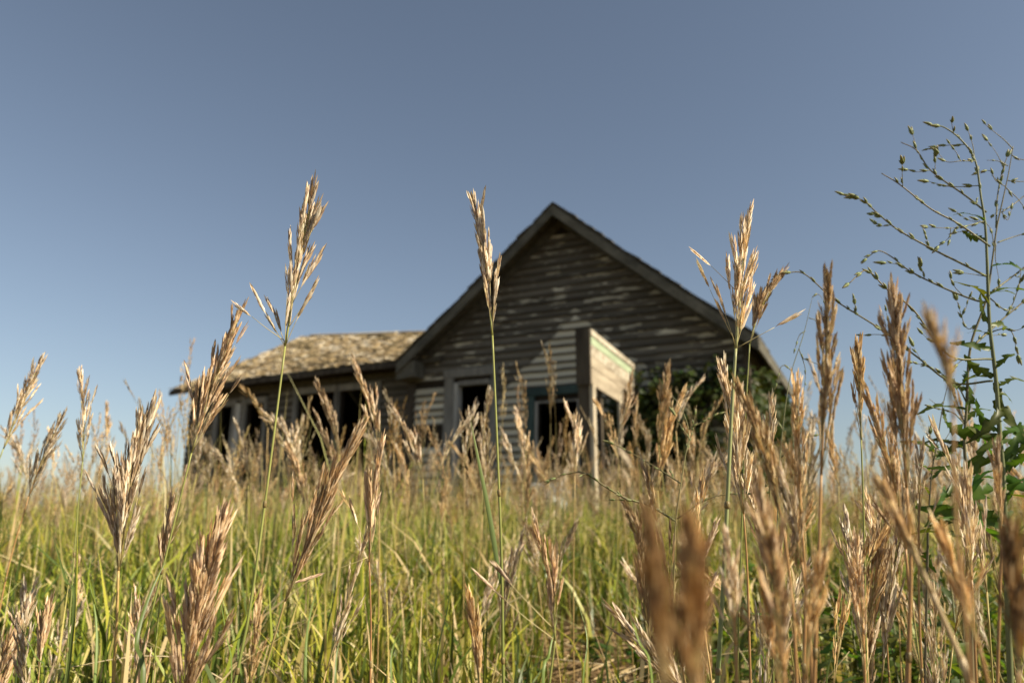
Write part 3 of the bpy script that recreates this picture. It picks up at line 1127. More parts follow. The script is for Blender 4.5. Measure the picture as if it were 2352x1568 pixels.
def hero(label, tip, pb, via, Y, style="tan", dense=1.0, open_=1.0, stemcol=((.22, .26, .06), (.42, .38, .14)), r=.0013, seed=0, singles=True,
         extra=(), leaves=(), sp_len=.031, dY=0.0, group="tall brome stalks close to the camera"):
    """one brome stalk: seed head from pb up to tip, stem down through via to the ground"""
    rng = random.Random(1000 + seed)
    T = at(tip[0], tip[1], Y + dY)
    B = at(pb[0], pb[1], Y)
    T = T + (B - T).normalized() * min(sp_len * .85, (B - T).length * .3)
    Vp = [at(x, y, Y) for (x, y) in via]
    last = Vp[-1] if Vp else B
    prev = Vp[-2] if len(Vp) > 1 else B
    dirn = (last - prev) if (last - prev).length > 1e-6 else Vector((0, 0, -1))
    dirn.normalize()
    if dirn.z > -.5: dirn = (dirn + Vector((0, 0, -1.2))).normalized()
    base = last + dirn * ((last.z - gz(last.x, last.y)) / max(.3, -dirn.z))
    base.z = gz(base.x, base.y) - .005
    root = empty("brome_stalk", base)
    tag(root, label, "grass stalk", group)
    ctrl = [base] + list(reversed(Vp)) + [B]
    if len(ctrl) == 2: ctrl.insert(1, base.lerp(B, .5) + Vector((rng.uniform(-.006, .006), 0, 0)))
    stem_pts = [p - base for p in spline(ctrl, 6)]
    n = len(stem_pts)
    mb = MB()
    cols = [tuple(a + (b - a) * (i / (n - 1)) for a, b in zip(*stemcol)) for i in range(n)]
    mb.tube(stem_pts, [r * (1.25 - .5 * i / (n - 1)) for i in range(n)], 6, cols)
    for q in (.45, .72):                                          # nodes on the culm
        p, t = poly_at(stem_pts, q)
        mb.tube([p - t * .004, p - t * .0015, p + t * .0015, p + t * .004], [r * 1.0, r * 1.5, r * 1.5, r * 1.0], 6, (.20, .15, .06))
    mb.build("stem", M_STEM, root)
    Bl, Tl = B - base, T - base
    tan0 = (stem_pts[-1] - stem_pts[-2]).normalized()
    ext = (Tl - Bl).length
    rach = spline([Bl, Bl + (tan0 * .35 + (Tl - Bl).normalized() * .65) * ext * .5, Tl], 6)
    bm_ = MB()
    nr = len(rach)
    bm_.tube(rach, [r * .85 - (r * .85 - .0004) * i / (nr - 1) for i in range(nr)], 5, stemcol[1])
    spk = []
    panicle(rach, rng, lambda p, d, L: spk.append((p, d.normalized(), L)), bm_, dense, open_, sp_len, extra)
    if not singles:
        sb = bm_
        for (p, d, L) in spk:
            spikelet(sb, p, d, L, rng, nl=5, tint=TINT[style], purple=.45)
        sb.build("seed_head", M_SEED, root)
    else:
        sh = bm_.build("seed_head", M_STEM, root)
        for (p, d, L) in spk:
            me = rng.choice(SPK[style])
            o = link("spikelet", me, sh)
            q = d.to_track_quat('Z', 'Y')
            o.matrix_local = Matrix.Translation(p) @ q.to_matrix().to_4x4() @ Matrix.Rotation(rng.uniform(0, 6.28), 4, 'Z') @ Matrix.Diagonal((L, L, L, 1))
    for (pts, w, ca, cb) in leaves:
        lb = MB()
        P = spline([at(x, y, Y + dy) - base for (x, y, dy) in pts], 5)
        leaf_blade(lb, P, w, ca, cb)
        lb.build("leaf", M_GRASS, root)
    return root


GB = ((.16, .20, .05), (.30, .31, .09))
BR = ((.30, .17, .07), (.46, .27, .11))
R_ = lambda dx, dz, dy=0: (dx, dy, dz)
# --- the sharp stalks, nearest the plane of focus
hero("tallest brome stalk left of the gable, open seed head against plain sky", (725, 410), (655, 795), [(612, 1130), (575, 1390), (540, 1568)], .82, "tan", .85, .95,
     GB, .0016, 1, extra=[(.0, R_(-.55, .8), .045, 2), (.03, R_(-.85, .52), .052, 1), (.12, R_(-.10, 1), .085, 3), (.10, R_(-.02, 1), .06, 3), (.12, R_(.42, .85), .042, 3), (.28, R_(.42, .85), .040, 3), (.55, R_(.22, 1), .05, 4), (.6, R_(.05, 1), .05, 4), (.62, R_(.3, 1), .035, 3)], sp_len=.037)
hero("upright brome stalk with dense narrow head crossing the gable's left rake", (1088, 442), (1131, 770), [(1141, 1000), (1152, 1290), (1156, 1568)], .82, "tan", 1.45, .8,
     GB, .0015, 2, sp_len=.030, leaves=[(((1150, 1340, 0), (1126, 1190, -.01), (1100, 1060, -.015), (1081, 965, -.015)), .0052, (.14, .20, .07), (.20, .24, .08))])
hero("pale cream brome stalk overlapping the right eave of the gable", (1720, 478), (1690, 800), [(1680, 960), (1664, 1290), (1648, 1568)], .80, "cream", 1.15, 1.1,
     ((.12, .19, .07), (.36, .36, .16)), .0021, 3, extra=[(.0, R_(.6, .35), .05, 1), (.0, R_(-.2, .9), .06, 3), (.0, R_(.3, .9), .055, 3), (.45, R_(-.7, .7), .045, 1), (.04, R_(-.35, .9), .07, 2)], sp_len=.033)
hero("soft brown brome head leaning right beside the pale one at the eave", (1800, 612), (1722, 790), [(1712, 960), (1704, 1200)], 1.06, "brown", 1.1, .6, GB, .0011, 4)
hero("spreading brome head below the pale one, in front of the dark vine", (1660, 815), (1708, 1180), [(1716, 1300), (1724, 1568)], .86, "cream", 1.5, 1.6, BR, .0012, 5)
hero("leaning brome stalk left of the wing roof, head against the sky", (562, 688), (440, 1040), [(400, 1200), (330, 1480)], .94, "pink", 1.4, 1.25, GB, .0013, 6,
     extra=[(.3, R_(.5, .8), .05, 2), (.15, R_(-.2, 1), .07, 3)])
hero("full brome head with dark purple side branches, left of the house", (352, 905), (272, 1310), [(268, 1430), (260, 1568)], .78, "tan", 1.9, 1.0, ((.36, .24, .06), (.48, .34, .13)), .0016, 7,
     extra=[(.14, R_(-.42, .85), .062, 3), (.32, R_(-.45, .85), .06, 3), (.05, R_(-.3, .95), .07, 4), (.45, R_(-.45, .85), .03, 1), (.5, R_(.2, 1), .05, 4)])
hero("thick pink brome head rising from the bottom edge at lower left", (520, 1150), (415, 1640), [(405, 1750)], .72, "pink", 2.2, 1.7, BR, .0016, 8, sp_len=.032)
hero("slender brown brome head leaning right, low before the wing", (842, 955), (655, 1380), [(628, 1470), (592, 1600)], .84, "brown", 1.7, .55, ((.2, .2, .06), (.36, .26, .11)), .0013, 9,
     extra=[(.12, R_(-.12, 1), .08, 3), (.2, R_(.55, .8), .06, 2)])
hero("short upright pink brome head on a reddish stem below the wing", (874, 1000), (848, 1290), [(852, 1430), (850, 1600)], .86, "pink", 1.0, .6, ((.33, .17, .07), (.38, .2, .09)), .0011, 10,
     extra=[(.05, R_(-.85, -.35), .05, 1), (.1, R_(-.45, .9), .05, 2)])
hero("dusty brome head low in the middle, beside the tall upright stalk", (1228, 1180), (1275, 1470), [(1262, 1568), (1250, 1650)], .74, "pink", .9, 1.2, GB, .0012, 11,
     extra=[(.0, R_(-.8, .5), .07, 2), (.1, R_(-.7, .6), .06, 2)], sp_len=.026)
hero("narrow brome head at the bottom edge, foot of the tall upright stalk", (1076, 1350), (1104, 1590), [(1108, 1700)], .8, "ochre", 1.3, .5, BR, .0012, 12)
hero("small reddish brome head near the bottom left corner", (112, 1368), (88, 1560), [(84, 1650)], .88, "pink", 1.2, .6, BR, .001, 13)
# --- softer ones a little behind
hero("blurred brome head at the left edge above the field", (102, 808), (8, 1030), [(-30, 1130), (-90, 1350)], 1.2, "tan", 1.3, 1.1, GB, .0012, 14, False)
hero("arching brome head left of the house, second from the left edge", (152, 935), (66, 1140), [(20, 1300), (-20, 1500)], 1.25, "tan", 1.3, 1.2, BR, .0012, 15, False)
hero("thin sparse brome head standing straight, third from the left edge", (184, 838), (190, 1060), [(176, 1200), (160, 1420)], 1.2, "tan", .8, 1.3, GB, .0011, 16, False)
hero("low brome head half lost in the green, left lower field", (398, 1130), (372, 1330), [(356, 1500)], .95, "pink", 1.0, 1.1, GB, .001, 17, False)
# --- near and blurred, on the right
hero("ochre brome head against the sky, left of the tall bare weed", (1908, 612), (1886, 1090), [(1880, 1300), (1870, 1568)], .56, "ochre", 1.15, .95, BR, .0013, 18, False, sp_len=.024)
hero("brown brome head against the sky, just left of the leafy weed", (2048, 640), (2082, 1120), [(2092, 1300), (2086, 1568)], .58, "brown", 1.35, .9, BR, .0014, 19, False, sp_len=.026)
hero("very blurred pale brome tip in front of the leafy weed", (2135, 705), (2190, 960), [(2196, 1200), (2230, 1568)], .34, "ochre", 1.0, .7, BR, .0009, 20, False, sp_len=.018)
hero("ochre brome head drooping left, right of the pale stalk", (1688, 862), (1800, 1210), [(1822, 1400), (1830, 1568)], .56, "ochre", 1.0, .9, BR, .0012, 21, False, sp_len=.022)
hero("short thick brown brome head behind the drooping ochre one", (1830, 860), (1840, 1180), [(1850, 1350), (1846, 1568)], .62, "ochre", 1.1, 1.1, BR, .0012, 22, False, sp_len=.022)
hero("brown brome head low at right, between the ochre heads", (1985, 870), (2080, 1260), [(2090, 1400), (2080, 1600)], .66, "brown", 1.1, 1.1, BR, .0013, 23, False, sp_len=.024)
hero("large blurred brown brome head at the bottom, right of centre", (1588, 1170), (1606, 1640), [(1612, 1800)], .22, "umber", 1.6, 1.0, BR, .0012, 24, False, sp_len=.017)
hero("blurred brown brome head at the bottom, left of the largest blur", (1488, 1150), (1530, 1640), [(1546, 1800)], .21, "umber", 1.2, .9, BR, .001, 25, False, sp_len=.015)
hero("blurred brome head low at right, leaning towards the corner", (1742, 1090), (1800, 1540), [(1810, 1700)], .42, "brown", 1.4, 1.1, BR, .0012, 26, False, sp_len=.022)
hero("blurred ochre brome head beside the bottom edge, right of the pale stem", (1905, 1230), (1850, 1560), [(1845, 1700)], .48, "ochre", 1.1, .9, BR, .0012, 27, False, sp_len=.02)
hero("blurred brome stalk crossing diagonally to the right before the weed", (2010, 1080), (2140, 1360), [(2210, 1520), (2260, 1650)], .42, "ochre", .8, .6, ((.5, .38, .2), (.55, .42, .24)), .0018, 28, False, sp_len=.02)
hero("dark blurred brome head in the lower right corner", (2318, 1190), (2340, 1560), [(2350, 1700)], .36, "umber", 1.3, .8, BR, .0012, 29, False, sp_len=.02)
hero("blurred tan brome head just left of the dark corner one", (2150, 1190), (2250, 1490), [(2290, 1650)], .44, "ochre", .9, .8, BR, .0012, 30, False, sp_len=.02)
hero("brome head beside the lower leaves of the weed, near right edge", (2215, 1060), (2232, 1330), [(2240, 1500)], .7, "tan", .9, .9, BR, .0011, 31, False)
hero("pale dry brome head low at right, before the green weeds", (1990, 1130), (2030, 1360), [(2040, 1520)], .98, "cream", .9, 1.1, BR, .001, 32, False)

hero("blurred tan brome head between the pale stalk and the largest blur", (1668, 1210), (1690, 1480), [(1696, 1650)], .5, "tan", 1.0, .8, BR, .0012, 33, False, sp_len=.021)
hero("bent blurred brome head at the bottom, right of the pale green stem", (1760, 1330), (1790, 1600), [(1795, 1720)], .5, "ochre", 1.0, 1.0, BR, .0012, 34, False, sp_len=.021)
hero("soft pink brome head low between the two right hand ochre heads", (1962, 1220), (1985, 1500), [(1990, 1640)], .68, "pink", .8, 1.1, BR, .0012, 35, False, sp_len=.025)
hero("thin broken brome head low before the slim dark weed", (2118, 1010), (2110, 1260), [(2112, 1420), (2120, 1600)], .72, "tan", .5, .9, BR, .0011, 36, False, sp_len=.025)
hero("tan brome head leaning left below the drooping ochre one", (1752, 1000), (1842, 1290), [(1860, 1450), (1866, 1600)], .6, "tan", .9, .9, BR, .0012, 37, False, sp_len=.022)
hero("blurred brown brome stalk beside the right edge, above the corner", (2290, 1010), (2300, 1250), [(2296, 1400), (2290, 1600)], .62, "brown", .7, .8, BR, .0012, 38, False, sp_len=.022)
hero("upright tan brome head just right of the spreading head", (1770, 905), (1768, 1150), [(1772, 1300), (1776, 1560)], .92, "tan", .9, .8, GB, .0011, 39, False)
hero("narrow tan brome head rising between the ochre and brown heads", (1972, 770), (1978, 1010), [(1984, 1200), (1990, 1560)], .85, "ochre", .8, .7, GB, .0011, 40, False)

# ------------------------------------------------------------------ brome stalks further back: separate copies sharing meshes
def head_variant(seed, style, nl, dense, open_, twigs=True):
    """stalk of unit build: seed head 0.17 m long with its base at the origin"""
    rng = random.Random(seed)
    lx, ly = rng.uniform(-.06, .06), rng.uniform(-.04, .04)
    rach = spline([Vector((0, 0, 0)), Vector((lx * .3, ly * .3, .085)), Vector((lx, ly, .165))], 4)
    mb = MB()
    mb.tube(rach, [.0009, .0009, .0008, .0007, .0006, .0005, .0005, .0004, .0003], 3, (.5, .4, .2))
    spk = []
    panicle(rach, rng, lambda p, d, L: spk.append((p, d.normalized(), L)), mb if twigs else None, dense, open_, .029)
    for (p, d, L) in spk:
        spikelet(mb, p, d, L, rng, nl=nl, tint=TINT[style], purple=.4, width=.115)
    return mb


MIDHEADS = []
for i in range(10):
    st_ = ("tan", "ochre", "tan", "pink", "ochre", "cream", "tan", "ochre", "brown", "tan")[i]
    MIDHEADS.append(head_variant(50 + i, st_, 4, (.9, 1.2, .55, 1.0, .7)[i % 5], (1.1, .6, 1.5, .9)[i % 4]).mesh("seed_head", M_SEED))
MIDSTEMS = []
for i in range(6):
    rng = random.Random(80 + i)
    mb = MB()
    a, b = rng.uniform(-.05, .05), rng.uniform(-.04, .04)
    pts = spline([Vector((0, 0, 0)), Vector((a * .25, b * .25, .5)), Vector((a, b, 1.0))], 5)
    cA, cB = ((.20, .24, .06), (.42, .34, .13)) if i % 3 else ((.36, .24, .09), (.50, .36, .16))
    mb.tube(pts, [.0014] * 6 + [.0011] * 5, 4, [tuple(u + (v - u) * k / 10 for u, v in zip(cA, cB)) for k in range(11)])
    MIDSTEMS.append((mb.mesh("stem", M_STEM), Vector((a, b, 1.0))))


MIDS = []


def mid_stalk(base, h, rng, px, lean_dir=None):
    root = empty("brome_stalk", base, rng.uniform(0, 6.28))
    MIDS.append((root, px, CY - FPX * 0 + HOR - CY - (h + base[2] - EYE) / base[1] * FPX))
    me, top = rng.choice(MIDSTEMS)
    s = link("stem", me, root)
    k = max(.1, h - .17)
    s.scale = (k, k, k)
    s.scale = (1.0, 1.0, k) if k > .9 else (1.0, 1.0, k)
    head = link("seed_head", rng.choice(MIDHEADS), root)
    head.location = (top.x, top.y, top.z * k)
    head.rotation_euler = (rng.gauss(0, .2), rng.gauss(0, .2), rng.uniform(0, 6.28))
    sc = rng.uniform(.8, 1.12)
    head.scale = (sc, sc, sc)


rng = random.Random(5)
# heads one can point at in the photograph, tip position and size in the picture
for (x, y, L) in ((765, 872, 165), (868, 842, 190), (930, 905, 120), (822, 930, 150), (1008, 930, 165), (1078, 918, 150), (1180, 952, 125), (1217, 965, 140), (1312, 922, 165),
                  (1425, 850, 150), (1548, 815, 170), (1505, 870, 150), (1400, 925, 130), (1445, 905, 120), (662, 905, 150), (612, 955, 140), (640, 860, 120), (1335, 985, 120), (1600, 905, 150),
                  (1570, 960, 130), (255, 985, 130), (300, 975, 120), (420, 930, 150), (392, 975, 130), (235, 920, 120), (40, 960, 140), (120, 960, 130), (1960, 900, 150), (2010, 960, 140), (1930, 960, 130),
                  (1860, 960, 150), (1820, 1000, 130), (700, 960, 120), (540, 1000, 120), (480, 985, 120), (890, 990, 110), (970, 1010, 110), (1120, 1010, 110), (1250, 1010, 110), (1290, 1040, 100),
                  (2120, 1010, 130), (2200, 1040, 120), (2310, 1030, 120), (1480, 960, 120), (1640, 990, 130), (1770, 1010, 130)):
    Y = .165 * FPX / L
    p = at(x, y, Y)
    g = gz(p.x, Y)
    mid_stalk((p.x + rng.uniform(-.03, .03), Y, g), p.z - g, rng, x)
for k in range(46):
    x = 1470 + 880 * (k + rng.random()) / 46
    Y = rng.uniform(.75, 1.75)
    y = rng.uniform(900, 1380) if Y > 1.0 else rng.uniform(1010, 1400)
    p = at(x, y, Y)
    g = gz(p.x, Y)
    mid_stalk((p.x + rng.uniform(-.03, .03), Y, g), p.z - g, rng, x)
for k in range(16):
    x = rng.uniform(-40, 1450)
    Y = rng.uniform(1.0, 1.8)
    p = at(x, rng.uniform(1120, 1400), Y)
    g = gz(p.x, Y)
    mid_stalk((p.x, Y, g), p.z - g, rng, x)
n_mid = 0
while n_mid < 148:
    Y = 1.7 + 4.2 * rng.random() ** .9
    px = rng.uniform(-80, 2430)
    X = (px - CX) / FPX * Y * 1.02
    if 1.75 < Y < 2.6 and rng.random() < .55: continue
    if px < 430 and rng.random() < .35: continue
    if px < 1300 and rng.random() < .3: continue
    g = gz(X, Y)
    mid_stalk((X, Y, g), rng.uniform(.50, .70) + (.05 if px > 1500 else 0), rng, px)
    n_mid += 1


LAND = [(-999, 60, "at the left edge of the field"), (60, 150, "between the two blurred heads at far left"), (150, 230, "around the thin sparse head at far left"), (230, 330, "behind the full head with purple branches"),
        (330, 420, "in the open gap left of the wing"), (420, 500, "at the outer corner of the wing"), (500, 580, "before the narrow windows of the wing"), (580, 660, "behind the tallest stalk"),
        (660, 760, "before the left part of the wide wing window"), (760, 860, "before the right part of the wide wing window"), (860, 940, "where the wing meets the gable wall"),
        (940, 1030, "before the pale boards beside the corner"), (1030, 1130, "before the empty left doorway"), (1130, 1210, "between the two doorways"), (1210, 1330, "before the teal doorway"),
        (1330, 1420, "before the porch posts"), (1420, 1500, "under the far end of the porch beam"), (1500, 1590, "before the left side of the vine"), (1590, 1680, "before the middle of the vine"),
        (1680, 1780, "around the pale cream stalk"), (1780, 1870, "at the right end of the house"), (1870, 1960, "behind the ochre head against the sky"), (1960, 2060, "behind the brown head against the sky"),
        (2060, 2160, "left of the leafy weed"), (2160, 2260, "behind the leafy weed stems"), (2260, 9999, "at the right edge behind the weeds")]
RANK = ["tallest blurred tan brome stalk ", "second tallest blurred brome stalk ", "third tallest blurred brome stalk ", "fourth tallest blurred brome stalk ", "fifth tallest blurred brome stalk ", "sixth tallest blurred brome stalk "]
for (a, b_, where) in LAND:
    mem = sorted([m for m in MIDS if a <= m[1] < b_], key=lambda m: m[2])
    for i, (root, px, ty) in enumerate(mem):
        lab = RANK[i] + where if i < len(RANK) else "short brome stalk low in the crowd " + where
        tag(root, lab, "grass stalk", "blurred brome stalks " + where)


# all the far ones, past counting
def scatter_heads():
    variants = []
    for i in range(6):
        mb = head_variant(300 + i, ("tan", "ochre", "tan", "ochre", "cream", "tan")[i], 2, .62, 1.1, False)
        top = len(mb.v)
        mb.tube([Vector((0, 0, -.52)), Vector((.01, 0, -.25)), Vector((0, 0, 0))], [.0016, .0014, .001], 3, (.40, .34, .13))
        me = mb.mesh("tmp", M_SEED)
        me.calc_loop_triangles()
        tr = np.empty(len(me.loop_triangles) * 3, np.int32); me.loop_triangles.foreach_get("vertices", tr)
        variants.append((np.array(mb.v), tr.reshape(-1, 3), np.array(mb.c)))
        bpy.data.meshes.remove(me)
    Vs, Ts, Cs, off = [], [], [], 0
    rg = np.random.default_rng(3)
    n = 0
    cl = [(y_, rg.uniform(-.8, .8) * y_, rg.uniform(.15, .6), rg.uniform(.65, 1.42)) for y_ in 2.6 + 9 * rg.random(170) ** 1.25]
    while n < 2600:
        cy_, cx_, cr_, ch_ = cl[rg.integers(len(cl))]
        if rg.random() < .3:
            Y = 2.5 + 11.5 * rg.random(); X = rg.uniform(-.85, .85) * Y; ch_ = rg.uniform(.6, 1.1)
        else:
            Y = cy_ + rg.normal(0, cr_ * 1.2); X = cx_ + rg.normal(0, cr_)
        if Y < 2.3: continue
        q = Vector((X - G0.x, Y - G0.y, 0)); q.rotate(Matrix.Rotation(-HOUSE_RZ, 3, 'Z'))
        if q.x > -6 and q.x < 5.8 and q.y > -.1: continue
        if -.1 < q.y < 6.5 and -6 < q.x < 5.8: continue
        v, t, c = variants[rg.integers(len(variants))]
        s = rg.uniform(.85, 1.15) * (1 + .02 * Y)
        a = rg.uniform(0, 6.28)
        ca, sa = math.cos(a), math.sin(a)
        lx, ly = rg.normal(0, .10, 2)
        w = v.copy()
        w[:, 2] += .52
        x = w[:, 0] * ca - w[:, 1] * sa + lx * w[:, 2]
        y = w[:, 0] * sa + w[:, 1] * ca + ly * w[:, 2]
        h = ch_ * rg.uniform(.72, 1.1) * (1.0 if X > -2.2 else .88)
        Vs.append(np.stack([x * s + X, y * s + Y, w[:, 2] * h + gz(X, Y)], 1))
        Ts.append(t + off); off += len(v)
        Cs.append(np.clip(c * rg.uniform(.55, 1.12) * np.array([1, rg.uniform(.86, .98), rg.uniform(.62, .9)]), 0, 1))
        n += 1
    me = np_mesh("brome_field", np.concatenate(Vs), np.concatenate(Ts), np.concatenate(Cs), M_SEED)
    tag(link("brome_field", me), "mass of tan brome seed heads far back in the field", "grass", kind="stuff")


scatter_heads()


# ------------------------------------------------------------------ the green sward
def blades(name, label, X, Y, H, W, bend, colA, colB, mat, zoff=0.0, levels=3):
    n = len(X)
    rg = nrng
    a = rg.uniform(0, 2 * np.pi, n)                      # facing of the flat side
    la = rg.uniform(0, 2 * np.pi, n)                     # direction of the bend
    sx, sy = np.cos(a), np.sin(a)
    bx, by = np.cos(la), np.sin(la)
    z0 = ground_z(X, Y) + zoff
    k = levels
    vs_ = np.zeros((n, 2 * k + 1, 3))
    cs_ = np.zeros((n, 2 * k + 1, 3))
    for j in range(k + 1):
        t = j / k
        off = bend * H * t ** 2.0
        zz_ = z0 + H * t * (1 - .28 * np.abs(bend) * t)
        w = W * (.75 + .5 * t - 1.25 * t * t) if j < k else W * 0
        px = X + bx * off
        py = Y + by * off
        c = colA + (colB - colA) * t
        if j < k:
            vs_[:, 2 * j] = np.stack([px - sx * w / 2, py - sy * w / 2, zz_], 1)
            vs_[:, 2 * j + 1] = np.stack([px + sx * w / 2, py + sy * w / 2, zz_], 1)
            cs_[:, 2 * j] = c; cs_[:, 2 * j + 1] = c
        else:
            vs_[:, 2 * j] = np.stack([px, py, zz_], 1)
            cs_[:, 2 * j] = c
    tr = []
    for j in range(k - 1):
        b = 2 * j
        tr += [(b, b + 1, b + 3), (b, b + 3, b + 2)]
    b = 2 * (k - 1)
    tr.append((b, b + 1, b + 2))
    tr = np.array(tr)
    T = (tr[None] + (np.arange(n) * (2 * k + 1))[:, None, None]).reshape(-1, 3)
    me = np_mesh(name, vs_.reshape(-1, 3), T, np.clip(cs_.reshape(-1, 3), 0, 1), mat)
    o = link(name, me)
    tag(o, label, "grass", kind="stuff")
    return o


def patch(X, Y, s, seed):
    """smooth 0..1 patchiness over the field"""
    r_ = np.random.default_rng(seed)
    v = np.zeros_like(X)
    for i in range(6):
        kx, ky = r_.normal(0, s, 2)
        v += np.sin(X * kx + Y * ky + r_.uniform(0, 6.28))
    return np.clip(.5 + v / 5.0, 0, 1)


def house_mask(X, Y):
    dx, dy = X - G0.x, Y - G0.y
    c, s = math.cos(-HOUSE_RZ), math.sin(-HOUSE_RZ)
    hx, hy = dx * c - dy * s, dx * s + dy * c
    return ~((hx > -6.0) & (hx < 5.75) & (hy > -.05) & (hy < 7))


def sward(n, y0, y1, hlo, hhi, w, spread=.82, seed=1, pw=1.0):
    rg = np.random.default_rng(seed)
    Y = np.sqrt(rg.uniform(y0 ** 2, y1 ** 2, n)) if pw == 1.0 else y0 + (y1 - y0) * rg.random(n) ** pw
    X = rg.uniform(-spread, spread, n) * (Y + .6)
    pt = patch(X, Y, 1.6, seed + 5)
    keep = (rg.random(n) < .18 + 1.0 * pt) & house_mask(X, Y)
    # the trampled litter patch in front, right of the middle
    d = np.hypot((X - .30 - .05 * (Y - 2.5)) / .5, (Y - 2.4) / 1.2)
    keep &= rg.random(n) < np.clip((d - .35) * 1.2, .06, 1)
    X, Y, pt = X[keep], Y[keep], pt[keep]
    m = len(X)
    H = rg.uniform(hlo, hhi, m) * (.62 + .7 * patch(X, Y, 1.9, seed + 9))
    H = np.where(rg.random(m) < .10, H * rg.uniform(1.1, 1.5, m), H)
    W = w * rg.uniform(.6, 1.3, m)
    bend = rg.normal(0, .45, m)
    g = rg.random(m)
    base = np.array([[.055, .070, .015]])
    tops = np.array([(.07, .11, .014), (.23, .285, .032), (.39, .39, .055), (.46, .40, .14), (.58, .48, .26)])
    pr = np.where(g < .34, 0, np.where(g < .58, 1, np.where(g < .77, 2, np.where(g < .88, 3, 4))))
    tint = rg.uniform(.8, 1.2, (m, 1)) * np.concatenate([1 + .25 * (pt[:, None] - .5), np.ones((m, 1)), np.ones((m, 1))], 1)
    top = tops[pr] * tint * 1.1
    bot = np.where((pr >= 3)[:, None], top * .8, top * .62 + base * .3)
    return X, Y, H, W, bend, bot, top


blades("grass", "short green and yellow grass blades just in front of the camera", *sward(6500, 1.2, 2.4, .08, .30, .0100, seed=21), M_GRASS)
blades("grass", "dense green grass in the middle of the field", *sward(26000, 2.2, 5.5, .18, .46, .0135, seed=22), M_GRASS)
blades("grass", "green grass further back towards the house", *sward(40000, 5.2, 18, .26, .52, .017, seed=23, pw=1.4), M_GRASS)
X, Y, H, W, bend, bot, top = sward(7500, 2.4, 9.0, .40, .66, .0075, seed=25)
tt = nrng.random((len(X), 1))
blades("grass", "tall thin stems standing above the sward", X, Y, H, W, bend * .5, top * .7, top * (1 - tt) + np.array([[.50, .40, .19]]) * tt, M_GRASS)
X, Y, H, W, bend, bot, top = sward(20000, 1.7, 7.5, .10, .26, .0125, seed=24)
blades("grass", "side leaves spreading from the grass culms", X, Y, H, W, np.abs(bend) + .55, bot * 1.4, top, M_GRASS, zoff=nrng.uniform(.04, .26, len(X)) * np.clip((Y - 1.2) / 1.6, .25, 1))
rg = np.random.default_rng(77)
n = 26000
Y = 18 + 60 * rg.random(n) ** 1.5
X = rg.uniform(-.95, .95, n) * Y
k = house_mask(X, Y)
X, Y = X[k], Y[k]
m = len(X)
tp = np.array([(.30, .27, .09), (.40, .32, .14), (.24, .25, .06)])[rg.integers(0, 3, m)] * rg.uniform(.8, 1.2, (m, 1))
blades("grass", "distant dry grass out to the skyline", X, Y, rg.uniform(.3, .6, m), rg.uniform(.02, .05, m), rg.normal(0, .3, m), tp * .7, tp, M_GRASS, levels=2)

# dry litter and fallen straw on the ground
rg = np.random.default_rng(31)
n = 14000
Y = 1.2 + 4.0 * rg.random(n) ** 1.1
X = rg.uniform(-.8, .8, n) * Y
a = rg.uniform(0, 6.28, n)
Ln = rg.uniform(.03, .16, n)
zz_ = ground_z(X, Y) + rg.uniform(.002, .05, n) * rg.random(n)
dx, dy, dz = np.cos(a) * Ln, np.sin(a) * Ln, rg.normal(0, .22, n) * Ln
w = rg.uniform(.0012, .004, n)
nx, ny = -np.sin(a) * w, np.cos(a) * w
v = np.stack([np.stack([X - nx, Y - ny, zz_], 1), np.stack([X + nx, Y + ny, zz_ + w * .5], 1), np.stack([X + dx + nx * .5, Y + dy + ny * .5, zz_ + dz + .004], 1), np.stack([X + dx - nx * .5, Y + dy - ny * .5, zz_ + dz], 1)], 1).reshape(-1, 3)
t = (np.array([[0, 1, 2], [0, 2, 3]])[None] + (np.arange(n) * 4)[:, None, None]).reshape(-1, 3)
c = np.array([(.42, .30, .15), (.30, .20, .10), (.52, .40, .22), (.22, .15, .08)])[rg.integers(0, 4, n)] * rg.uniform(.75, 1.2, (n, 1))
tag(link("litter", np_mesh("litter", v, t, np.repeat(c, 4, 0), M_DRY)), "dry straw litter lying on the ground", "litter", kind="stuff")


# leaning and fallen dry stalks among the grass
def fallen_straw():
    mb = MB()
    rng = random.Random(91)
    for k in range(230):
        Y = 1.35 + 3.2 * rng.random() ** 1.3
        X = rng.uniform(-.75, .75) * Y
        g = gz(X, Y)
        a = rng.uniform(0, 6.28)
        el = math.radians(rng.choice((5, 12, 25, 40, 55, 65)) + rng.uniform(-6, 6))
        l_ = rng.uniform(.15, .5)
        d = Vector((math.cos(a) * math.cos(el), math.sin(a) * math.cos(el) * .6, math.sin(el)))
        z0 = g + (rng.uniform(.01, .14) if el < .6 else 0)
        p = Vector((X, Y, z0))
        q = rng.uniform(.7, 1.2)
        c = rng.choice(((.50, .40, .22), (.40, .29, .14), (.58, .48, .30), (.30, .30, .09)))
        mid = p + d * l_ * .55 + Vector((0, 0, rng.uniform(-.02, .03)))
        end = mid + (d + Vector((rng.uniform(-.3, .3), 0, rng.uniform(-.5, .15)))).normalized() * l_ * .45
        mb.tube(spline([p, mid, end], 4), [.0013, .0013, .0012, .0011, .001, .0009, .0008, .0007, .0005], 4, tuple(x * q for x in c))
    o = mb.build("straw", M_STEM)
    tag(o, "leaning and fallen dry stalks among the grass", "straw", kind="stuff")


fallen_straw()


